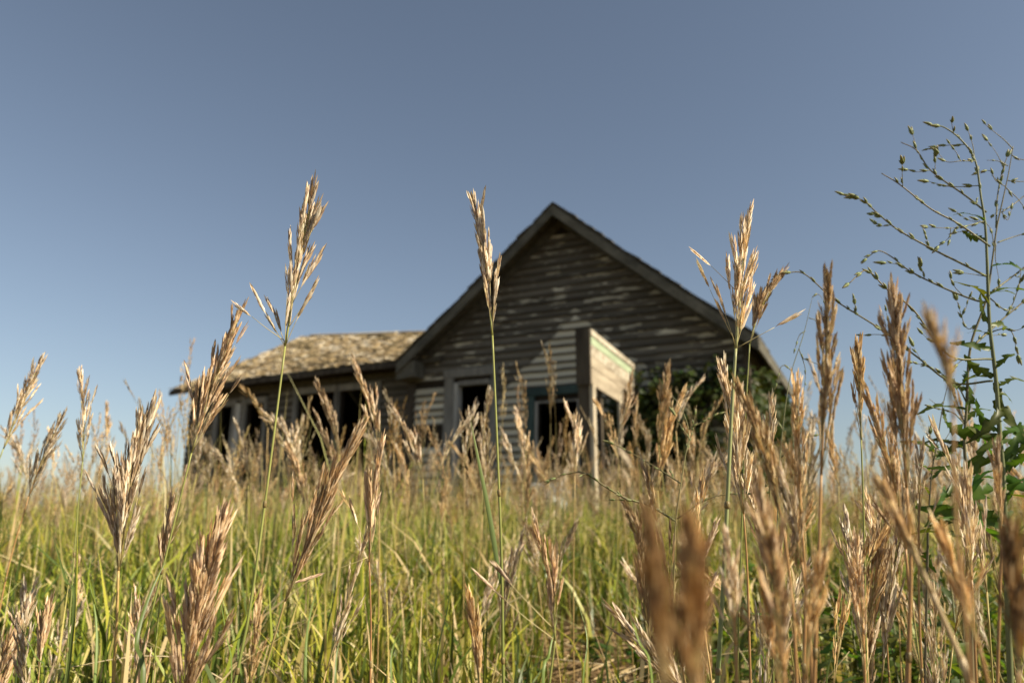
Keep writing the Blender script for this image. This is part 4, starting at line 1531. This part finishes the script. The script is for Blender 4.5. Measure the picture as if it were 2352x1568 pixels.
# ------------------------------------------------------------------ lobed weed leaves
def near_leaves():
    mb = MB()
    for (pts, Y, w, k) in ((((170, 1425), (150, 1330), (120, 1225)), .95, .007, .6), (((532, 1600), (520, 1450), (487, 1285)), .8, .006, .9), (((325, 1600), (312, 1475), (345, 1360), (382, 1285)), .78, .010, .55),
                           (((100, 1600), (80, 1500), (0, 1360)), .8, .006, .9), (((585, 1620), (610, 1540), (655, 1450)), .85, .006, 1.0), (((770, 1600), (775, 1500), (792, 1430)), 1.1, .008, .6),
                           (((995, 1600), (1010, 1480), (1032, 1375), (1022, 1300)), 1.05, .007, .9), (((1248, 1600), (1262, 1500), (1280, 1420)), .75, .006, .9), (((1500, 1620), (1465, 1470), (1416, 1345)), .62, .008, 1.0),
                           (((1540, 1600), (1560, 1440), (1530, 1330)), 1.2, .008, .8), (((1340, 1600), (1350, 1470), (1330, 1390)), 1.0, .006, .8), (((700, 1600), (706, 1450), (730, 1340)), 1.2, .009, .9),
                           (((900, 1600), (905, 1480), (960, 1400)), 1.2, .008, .8), (((215, 1600), (222, 1440), (205, 1330)), 1.2, .008, 1.0), (((30, 1600), (45, 1470), (90, 1390)), 1.15, .009, .8),
                           (((455, 1600), (470, 1440), (452, 1330)), 1.3, .009, 1.0), (((1400, 1600), (1395, 1480), (1440, 1400)), 1.3, .008, .9), (((1900, 1600), (1930, 1470), (1990, 1420)), 1.0, .009, .7),
                           (((2050, 1600), (2030, 1480), (1975, 1400)), 1.2, .009, .8), (((1700, 1600), (1690, 1440), (1720, 1350)), 1.2, .009, .9), (((640, 1600), (655, 1500), (640, 1400)), 1.4, .009, 1.1),
                           (((820, 1600), (815, 1480), (840, 1390)), 1.45, .010, 1.0), (((1180, 1600), (1190, 1480), (1170, 1400)), 1.35, .009, .9), (((560, 1600), (548, 1480), (575, 1390)), 1.4, .009, 1.1)):
        w *= .62
        P = [at(x, y, Y + .02 * i) for i, (x, y) in enumerate(pts)]
        g = Vector((P[0].x, P[0].y, gz(P[0].x, P[0].y)))
        c = (.15 * k, .21 * k, .05 * k)
        leaf_blade(mb, spline([g] + P, 5), w, c, tuple(x * 1.3 for x in c), side=Vector((rnd.uniform(-1, 1), rnd.uniform(-1, 1), .1)))
    o = mb.build("grass", M_GRASS)
    tag(o, "long green grass leaves close to the camera", "grass", kind="stuff")


near_leaves()


def weed_leaf(mb, p0, d, side, L, W, rng, droop=.6, lobes=4, c=(.10, .17, .03)):
    """a jagged lobed leaf growing from p0 along d"""
    d = d.normalized(); side = (side - d * side.dot(d)).normalized()
    up = side.cross(d).normalized()
    if up.z < 0: up = -up
    V, C, Fc = [], [], []
    ph = rng.uniform(0, 6.28)
    tw = rng.uniform(-.6, .6)
    n = lobes * 6
    curl = rng.uniform(-1.2, 1.2)
    for i in range(n + 1):
        t = i / n
        env = math.sin(math.pi * min(1, t * .90 + .08)) ** .8
        fr = (t * lobes + .15) % 1.0
        fr2 = (t * lobes + .55) % 1.0
        saw = (1 - fr) ** .8                       # broad at the base of a lobe, cut back at its end
        saw2 = (1 - fr2) ** .8
        wl_ = W * (env * (.22 + .95 * saw) + .05) * rng.uniform(.85, 1.15) + .0006
        wr = W * (env * (.22 + .95 * saw2) + .05) * rng.uniform(.85, 1.15) + .0006
        q = p0 + d * (L * t) + up * (L * (.18 * math.sin(t * 2.2) - droop * .5 * t * t)) + side * (L * .10 * curl * t * t)
        s2 = side * math.cos(tw * t * 1.6) + up * math.sin(tw * t * 1.6)
        cv = .35 + .35 * math.sin(t * 11 + ph)
        cv2 = .35 + .35 * math.sin(t * 9 + ph + 2)
        V += [q - s2 * wl_ + up * wl_ * cv - d * (wl_ * .55), q, q + s2 * wr + up * wr * cv2 - d * (wr * .55)]
        k = rng.uniform(.85, 1.15)
        cc = tuple(x * k for x in c)
        C += [cc, (c[0] * 1.5, c[1] * 1.4, c[2] * 1.9), cc]
    for i in range(n):
        a, b = i * 3, i * 3 + 3
        Fc += [(a, a + 1, b + 1, b), (a + 1, a + 2, b + 2, b + 1)]
    mb.add(V, Fc, C)


def low_weeds():
    mb = MB()
    rng = random.Random(61)
    spots = []
    for i in range(85):
        spots.append((rng.uniform(1560, 2480), rng.uniform(1.3, 3.0)))
    for i in range(22):
        spots.append((rng.uniform(-60, 560), rng.uniform(1.2, 2.0)))
    for i in range(8):
        spots.append((rng.uniform(600, 1500), rng.uniform(1.5, 2.4)))
    for (px, Y) in spots:
        X = (px - CX) / FPX * Y
        g = gz(X, Y)
        h = rng.uniform(.05, .32) if px > 1500 else rng.uniform(.03, .11)
        nl = rng.randint(8, 14)
        top = Vector((X + rng.uniform(-.03, .03), Y + rng.uniform(-.03, .03), g + h))
        mb.tube([Vector((X, Y, g)), top], [.0025, .0015], 4, (.16, .17, .06))
        for k in range(nl):
            t = rng.random()
            p = Vector((X, Y, g)).lerp(top, t)
            az = rng.uniform(0, 6.28)
            d = Vector((math.cos(az), math.sin(az), rng.uniform(.1, .9)))
            weed_leaf(mb, p, d, Vector((-math.sin(az), math.cos(az), 0)), rng.uniform(.04, .10), rng.uniform(.008, .016), rng, .7, rng.choice((3, 4)),
                      (rng.uniform(.055, .11), rng.uniform(.09, .15), rng.uniform(.012, .03)))
    o = mb.build("undergrowth", M_LEAF)
    tag(o, "low leafy green weeds under the grass", "weeds", kind="stuff")


low_weeds()

# ------------------------------------------------------------------ the tall weeds on the right
BUDS = []
for i in range(4):
    rng = random.Random(400 + i)
    mb = MB()
    n = 6
    L = 1.0
    prof = [(0, .07), (.12, .13), (.35, .155), (.6, .125), (.82, .08), (1.0, .02)]
    mb.tube([Vector((.04 * math.sin(t * 3), 0, t)) for t, _ in prof], [r for _, r in prof], 6, [(.17, .20, .07), (.19, .23, .08), (.17, .21, .07), (.20, .22, .09), (.24, .22, .10), (.30, .24, .14)])
    for k in range(5):
        a = k * 1.257 + .3
        b = Vector((math.cos(a) * .11, math.sin(a) * .11, .1))
        mb.add([b, b + Vector((-math.sin(a) * .09, math.cos(a) * .09, .12)), b + Vector((math.cos(a) * .10, math.sin(a) * .10, .38)), b - Vector((-math.sin(a) * .09, math.cos(a) * .09, -.12))],
               [(0, 1, 2), (0, 2, 3)], (.14, .18, .06))
    BUDS.append(mb.mesh("bud", M_WEEDSTEM))


def weed(name, label, Y, stem, stem_r, branches, leaves, seed, cat="weed", bud=.0135, buds=True, stem_col=(.15, .17, .075), density=1.0, twigs=16, extra_leaves=0):
    rng = random.Random(seed)
    P = [at(x, y, Y + dy) for (x, y, dy) in stem]
    dirn = (P[0] - P[1]).normalized()
    if dirn.z > -.6: dirn = Vector((dirn.x * .4, 0, -1)).normalized()
    base = P[0] + dirn * ((P[0].z - gz(P[0].x, P[0].y)) / -dirn.z)
    base.z = gz(base.x, base.y) - .005
    root = empty(name, base)
    tag(root, label, cat)
    ctrl = [base] + P
    pts = [p - base for p in spline(ctrl, 6)]
    n = len(pts)
    mb = MB()
    mb.tube(pts, [stem_r * (1.05 - .87 * (i / (n - 1)) ** .62) for i in range(n)], 7, [tuple(v * (1 - .1 * math.sin(i)) for v in stem_col) for i in range(n)])
    mb.build("stem", M_WEEDSTEM, root)

    def add_branch(poly, r0, as_name, nb_per_m):
        Q = [p for p in spline(poly, 6)]
        mb = MB()
        m_ = len(Q)
        r0 *= 1.3
        mb.tube(Q, [r0 * (1 - .6 * i / (m_ - 1)) for i in range(m_)], 5, [(.13 + .05 * i / m_, .135, .06) for i in range(m_)])
        bo = mb.build(as_name, M_WEEDSTEM, root)
        tot = sum((Q[i + 1] - Q[i]).length for i in range(m_ - 1))
        nb = max(2, int(tot * nb_per_m * density))
        for k in range(nb + 1):
            t = min(1.0, (.12 + .88 * (k / nb) ** .75) + rng.uniform(-.02, .02))
            p, tan = poly_at(Q, t)
            o_ = tan.orthogonal().normalized()
            o_.rotate(Matrix.Rotation(rng.uniform(0, 6.28), 3, tan))
            reps = 1 if rng.random() < .6 else 2
            if rng.random() < .25: continue
            for _ in range(reps):
                d = (tan + o_ * rng.uniform(.08, .42) + Vector((0, 0, .08))).normalized()
                if k == nb: d = (tan + o_ * .15).normalized()
                L = bud * rng.uniform(.55, 1.15) * (1.15 if t > .9 else .85)
                bb = link("bud", rng.choice(BUDS), bo)
                bb.matrix_local = Matrix.Translation(p + o_ * r0 * .4) @ d.to_track_quat('Z', 'Y').to_matrix().to_4x4() @ Matrix.Diagonal((L, L, L, 1))
                o_.rotate(Matrix.Rotation(rng.uniform(1, 3), 3, tan))

    for (poly, r0) in branches:
        Q = [at(x, y, Y + dy) - base for (x, y, dy) in poly]
        add_branch(Q, r0, "branch", 62 if buds else 0)
        SQ = spline(Q, 6)
        tot = sum((SQ[i + 1] - SQ[i]).length for i in range(len(SQ) - 1))
        for k in range(int(tot * twigs * rng.uniform(.6, 1.3))):
            p, tan = poly_at(SQ, rng.uniform(.1, .85))
            o_ = tan.orthogonal().normalized()
            o_.rotate(Matrix.Rotation(rng.uniform(0, 6.28), 3, tan))
            d = (tan * .8 + o_ * rng.uniform(.5, 1.0) + Vector((0, 0, rng.uniform(-.2, .4)))).normalized()
            l_ = rng.uniform(.015, .05)
            add_branch([p, p + d * l_ * .5, p + (d + Vector((0, 0, rng.uniform(-.3, .4)))).normalized() * l_], .0005, "twig", 75)
    leaves = list(leaves)
    for k in range(extra_leaves):
        t = rng.uniform(.05, .62)
        i0 = int(t * (len(stem) - 1)); fr = t * (len(stem) - 1) - i0
        x = stem[i0][0] + (stem[i0 + 1][0] - stem[i0][0]) * fr
        y = stem[i0][1] + (stem[i0 + 1][1] - stem[i0][1]) * fr
        a = rng.uniform(0, 6.28)
        leaves.append((x, y, 0, math.cos(a), rng.uniform(-.5, .9), math.sin(a) * .7, rng.uniform(.03, .07) * (1.3 - t), rng.uniform(.007, .014)))
    for (x, y, dy, dx_, dz_, dyy, L, W) in leaves:
        lb = MB()
        d = Vector((dx_, dyy, dz_)).normalized()
        side = d.cross(Vector((0, 1, 0))) if rng.random() < .5 else Vector((0, 1, .4)).cross(d).cross(d)
        if side.length < .05: side = Vector((0, 1, 0))
        weed_leaf(lb, at(x, y, Y + dy) - base, d, side, L * .95, W * .5, rng, rng.uniform(.2, .9), rng.choice((3, 4, 5)), (rng.uniform(.045, .08), rng.uniform(.08, .125), .013))
        lb.build("leaf", M_LEAF, root)
    return root


def c6(x, y, dy=0.0):
    return (1599 + .45 * x, 235 + .45 * y, dy)


def c8(x, y, dy=0.0):
    return (1975.7 + .3 * x, 846.7 + .3 * y, dy)


weed("leafy_weed", "tall branching weed with small buds against the sky at right", 1.0,
     [c8(1120, 1500), c8(1098, 860), c8(1070, 500), c8(1040, 80), c6(1500, 1150), c6(1490, 950), c6(1485, 800), c6(1475, 620), c6(1455, 490), c6(1425, 300), c6(1355, 195), c6(1270, 130), c6(1200, 114)], .0042,
     [([c6(1488, 890), c6(1350, 820, .01), c6(1190, 740, .02), c6(1030, 650, .02), c6(930, 570, .03), c6(850, 500, .03), c6(750, 474, .03)], .0013),
      ([c6(1500, 735), c6(1340, 620, -.01), c6(1200, 545, -.02), c6(1040, 420, -.03), c6(945, 362, -.03)], .0012),
      ([c6(1480, 560), c6(1380, 480, .02), c6(1200, 350, .03), c6(1125, 245, .03), c6(1045, 204, .03)], .0012),
      ([c6(1125, 245, .03), c6(1118, 210, .03), c6(1105, 165, .03)], .0006),
      ([c6(1495, 1020), c6(1420, 1008, .02), c6(1260, 945, .03), c6(1090, 860, .04), c6(1000, 790, .05), c6(930, 758, .05), c6(868, 796, .05)], .0012),
      ([c6(1510, 1310), c6(1290, 1290, -.02), c6(1110, 1060, -.03), c6(970, 950, -.04), c6(870, 858, -.04), c6(778, 926, -.05)], .0012),
      ([c6(1515, 1420), c6(1310, 1430, .03), c6(1130, 1300, .04), c6(930, 1150, .04), c6(710, 1010, .05), c6(560, 880, .06), c6(480, 868, .06), c6(430, 884, .06)], .0012),
      ([c6(1476, 605), c6(1330, 640, -.01), c6(1180, 638, -.02)], .0006),
      ([c6(1300, 640), c6(1290, 690), c6(1235, 735)], .0005),
      ([c6(1445, 425), c6(1310, 430, .02), c6(1185, 404, .02)], .0006),
      ([c6(1425, 300), c6(1350, 300, -.02), c6(1280, 304, -.02), c6(1238, 262, -.02)], .0006),
      ([c6(1420, 285), c6(1412, 220), c6(1388, 145)], .0006),
      ([c6(1350, 300, -.02), c6(1330, 260, -.02), c6(1295, 212, -.02)], .0005),
      ([c6(1190, 348, .03), c6(1130, 355, .03), c6(1080, 345, .03)], .0005),
      ([c6(1456, 500), c6(1426, 306), c6(1356, 197), c6(1270, 132), c6(1200, 116)], .0006),
      ([c6(1490, 890), c6(1430, 880), c6(1362, 870)], .0006)],
     [(*c6(1492, 1040), -.5, 1, .2, .055, .013), (*c6(1495, 985), 1, .15, -.1, .075, .009), (*c6(1500, 1130), -.3, .9, -.2, .05, .010), (*c6(1505, 1260), -1, .15, .1, .055, .011),
      (*c8(1050, 110), .25, -1, .1, .085, .018), (*c8(1048, 60), -.9, .5, -.1, .06, .014), (*c8(1060, 140), 1, .3, .1, .045, .010), (*c8(1068, 300), -.6, -.7, -.1, .07, .014),
      (*c8(1075, 520), -1, .1, -.2, .10, .018), (*c8(1078, 560), .9, .5, .1, .06, .012), (*c8(1085, 640), -1, -.55, .1, .10, .016), (*c8(1092, 780), -.8, -.3, -.2, .09, .016),
      (*c8(1095, 820), 1, -.4, .1, .08, .016), (*c8(1100, 930), -1, -.3, -.3, .10, .020), (*c8(1104, 1050), .7, .5, .2, .09, .02), (*c8(1108, 1180), -.9, .2, .1, .11, .022),
      (*c8(1110, 1300), .8, -.2, -.2, .11, .022), (*c8(1090, 700), .6, .8, .1, .07, .015), (*c8(1112, 1380), -.8, .3, -.2, .12, .022)], 901, extra_leaves=14)
weed("leafy_weed", "second tall weed at the right edge, purplish twin stems crossing the first", 1.06,
     [c8(840, 1500), c8(830, 950), c8(800, 600), c8(815, 300), c6(1400, 1250), c6(1480, 1010), c6(1510, 820), c6(1535, 640), c6(1565, 500), c6(1595, 360), c6(1618, 225)], .0034,
     [([c6(1618, 240), c6(1570, 190), c6(1520, 150), c6(1475, 112)], .0007),
      ([c6(1530, 640), c6(1538, 480, .01), c6(1560, 360, .01), c6(1588, 275, .01)], .0010),
      ([c6(1592, 325), c6(1540, 300), c6(1482, 296)], .0006), ([c6(1580, 430), c6(1530, 400), c6(1500, 350), c6(1440, 358)], .0006),
      ([c6(1610, 270), c6(1650, 290), c6(1720, 300)], .0007), ([c6(1590, 400), c6(1660, 405), c6(1740, 400)], .0007),
      ([c6(1560, 560), c6(1640, 505, .02), c6(1740, 420, .02)], .0009), ([c6(1580, 435), c6(1640, 490), c6(1690, 560)], .0007),
      ([c6(1540, 715), c6(1610, 690, .02), c6(1740, 650, .02)], .0009), ([c6(1515, 960), c6(1600, 900, .02), c6(1750, 780, .02)], .0012),
      ([c6(1410, 1245), c6(1560, 1110, .02), c6(1740, 960, .03)], .0014), ([c6(1560, 560), c6(1590, 600), c6(1610, 545)], .0006),
      ([c6(1440, 1130), c6(1380, 1150, .03), c6(1330, 1010, .03)], .0007), ([c6(1500, 1000), c6(1590, 1060, .03), c6(1640, 960, .03), c6(1660, 850, .03)], .0008),
      ([c6(1470, 1180), c6(1600, 1160, -.03), c6(1640, 1290, -.03)], .0008), ([c8(800, 420), c8(700, 330), c8(560, 300)], .0008), ([c8(815, 260), c8(730, 110), c8(560, 0)], .0010),
      ([c6(1530, 720), c6(1528, 800), c6(1545, 900)], .0006), ([c6(1525, 760), c6(1500, 640), c6(1440, 600)], .0006)],
     [(*c8(812, 330), .35, .9, .2, .05, .011), (*c8(806, 470), .6, -.4, .1, .06, .013), (*c8(802, 560), -.6, -.3, .2, .05, .011), (*c8(820, 760), .9, .5, -.1, .09, .015),
      (*c8(826, 870), -1, -.5, .1, .06, .013), (*c8(832, 960), .7, -.6, .1, .09, .016), (*c8(836, 1050), -.8, -.3, .1, .07, .014), (*c8(836, 1200), .9, .2, .1, .09, .018), (*c8(838, 1330), -.9, .1, .2, .10, .02)], 902, stem_col=(.16, .145, .08), extra_leaves=10)
weed("leafy_weed", "slim dark weed stem with curled leaves, left of the two tall weeds", 1.12,
     [c8(515, 1500), c8(522, 1200), c8(545, 830), c8(590, 560), c8(640, 250), c8(700, 40)], .0022,
     [([c8(640, 250), c8(600, 280), c8(530, 230)], .0007), ([c8(590, 470), c8(630, 560), c8(690, 480)], .0007), ([c8(560, 700), c8(540, 560), c8(535, 500)], .0007)],
     [(*c8(530, 1110), .7, .8, .1, .06, .010), (*c8(545, 850), .8, .35, .1, .06, .010), (*c8(550, 800), -.7, .4, .1, .03, .008), (*c8(522, 960), -.5, .6, 0, .035, .008), (*c8(640, 300), .1, -1, 0, .03, .006)], 903, stem_col=(.11, .10, .06), extra_leaves=6)
weed("thin_weed", "thin drooping weed in front of the sky beside the vine", 1.15,
     [(1784, 1240, 0), (1790, 1070, 0), (1812, 880, 0), (1845, 770, 0), (1862, 700, 0), (1866, 680, 0)], .0014,
     [([(1866, 682, 0), (1880, 676, 0), (1892, 690, 0)], .0006), ([(1850, 760, 0), (1836, 770, 0), (1826, 800, 0)], .0006), ([(1858, 730, 0), (1876, 740, 0), (1886, 790, 0)], .0006),
      ([(1818, 850, 0), (1796, 840, 0), (1784, 880, 0)], .0006), ([(1835, 800, 0), (1850, 850, 0), (1846, 900, 0)], .0006), ([(1800, 990, 0), (1775, 960, 0), (1758, 1000, 0)], .0007), ([(1795, 1050, 0), (1830, 1010, 0), (1870, 1000, 0)], .0007)],
     [], 904, bud=.010, stem_col=(.2, .2, .1), density=.8)
weed("thin_weed", "thin budding weed with a long twig sagging left before the gable", .98,
     [(1548, 1330, 0), (1552, 1200, 0), (1572, 1060, 0), (1582, 990, 0), (1560, 930, 0), (1530, 895, 0)], .0015,
     [([(1550, 1195, 0), (1490, 1160, -.02), (1440, 1145, -.03), (1395, 1120, -.04), (1350, 1090, -.05), (1322, 1084, -.05), (1290, 1092, -.05), (1262, 1104, -.05)], .0011),
      ([(1564, 1110, 0), (1510, 1075, .02), (1450, 1040, .03), (1400, 1015, .03)], .0008), ([(1582, 985, 0), (1620, 965, 0), (1650, 950, 0)], .0007), ([(1556, 1190, 0), (1640, 1140, 0), (1760, 1130, 0)], .0009),
      ([(1576, 1040, 0), (1590, 990, .02), (1600, 930, .02)], .0006)],
     [], 905, bud=.0095, stem_col=(.24, .22, .10), density=1.8)


# ------------------------------------------------------------------ vine over the right part of the house
def vine():
    root = empty("climbing_vine", (G0.x, G0.y, 0), HOUSE_RZ)
    tag(root, "dark green vine smothering the right corner of the house under the eave", "vine")
    rng = random.Random(44)
    sm = MB()
    for k in range(16):
        x = rng.uniform(4.1, 5.75)
        pts = [Vector((x, -.08, .2))]
        for j in range(6):
            pts.append(pts[-1] + Vector((rng.uniform(-.18, .18), rng.uniform(-.05, .03), .38)))
        for p in pts: p.y = min(-.04, p.y)
        sm.tube(pts, [.016 - .002 * i for i in range(7)], 4, (.10, .07, .04))
    sm.build("vine_stems", M_WEEDSTEM, root)
    lv = MB()

    def leaf(p, nrm, s, c):
        t = nrm.orthogonal().normalized()
        t.rotate(Matrix.Rotation(rng.uniform(0, 6.28), 3, nrm))
        b = nrm.cross(t)
        V = [p, p + t * s * .35 + b * s * .45, p + t * s * .1 + b * s * .55 + nrm * s * .08, p + b * s * 1.0 - nrm * s * .1, p - t * s * .1 + b * s * .55 + nrm * s * .08, p - t * s * .35 + b * s * .45]
        V = [p, p + t * s * .42 + b * s * .30 + nrm * s * .1, p + t * s * .34 + b * s * .62 + nrm * s * .06, p + b * s - nrm * s * .12, p - t * s * .34 + b * s * .62 + nrm * s * .06, p - t * s * .42 + b * s * .30 + nrm * s * .1]
        lv.add(V, [(0, 1, 2, 3), (0, 3, 4, 5)], c)

    # lumps: front wall, corner, side wall, hanging from the eave
    lumps = []
    for k in range(34):
        lumps.append((Vector((rng.uniform(4.25, 5.75), rng.uniform(-.45, -.08), rng.uniform(.3, 2.35))), rng.uniform(.18, .38)))
    for k in range(12):
        lumps.append((Vector((rng.uniform(4.35, 5.8), rng.uniform(-.5, -.15), rng.uniform(2.2, 2.48))), rng.uniform(.14, .24)))
    for k in range(50):
        lumps.append((Vector((rng.uniform(5.62, 5.8), rng.uniform(-.2, 5.9), rng.uniform(.3, 2.3))), rng.uniform(.15, .3)))
    for k in range(14):
        lumps.append((Vector((rng.uniform(5.7, 5.82), rng.uniform(.1, 5.6), rng.uniform(2.3, 2.6))), rng.uniform(.10, .2)))
    for k in range(46):
        lumps.append((Vector((rng.uniform(3.5, 4.2), rng.uniform(-.22, -.06), rng.uniform(.3, 2.2))), rng.uniform(.14, .26)))
    for k in range(16):
        lumps.append((Vector((rng.uniform(4.1, 4.6), rng.uniform(-.55, -.1), rng.uniform(.3, 1.6))), rng.uniform(.15, .3)))
    for (c, r) in lumps:
        for j in range(int(70 * (r / .3) ** 1.3)):
            d = Vector((rng.gauss(0, 1), rng.gauss(0, 1), rng.gauss(0, 1))).normalized()
            p = c + d * r * rng.uniform(.55, 1.1)
            if p.x < HW + .03 and p.y > -.03: continue
            nrm = (d + Vector((0, -.3, .5)) + Vector((rng.gauss(0, .4), rng.gauss(0, .4), rng.gauss(0, .4)))).normalized()
            k = rng.uniform(.7, 1.3)
            leaf(p, nrm, rng.uniform(.06, .12), (.036 * k * rng.uniform(.7, 1.5), .058 * k, .010 * k))
    o = lv.build("foliage", M_VINE, root, smooth=False)
    o["kind"] = "stuff"


vine()
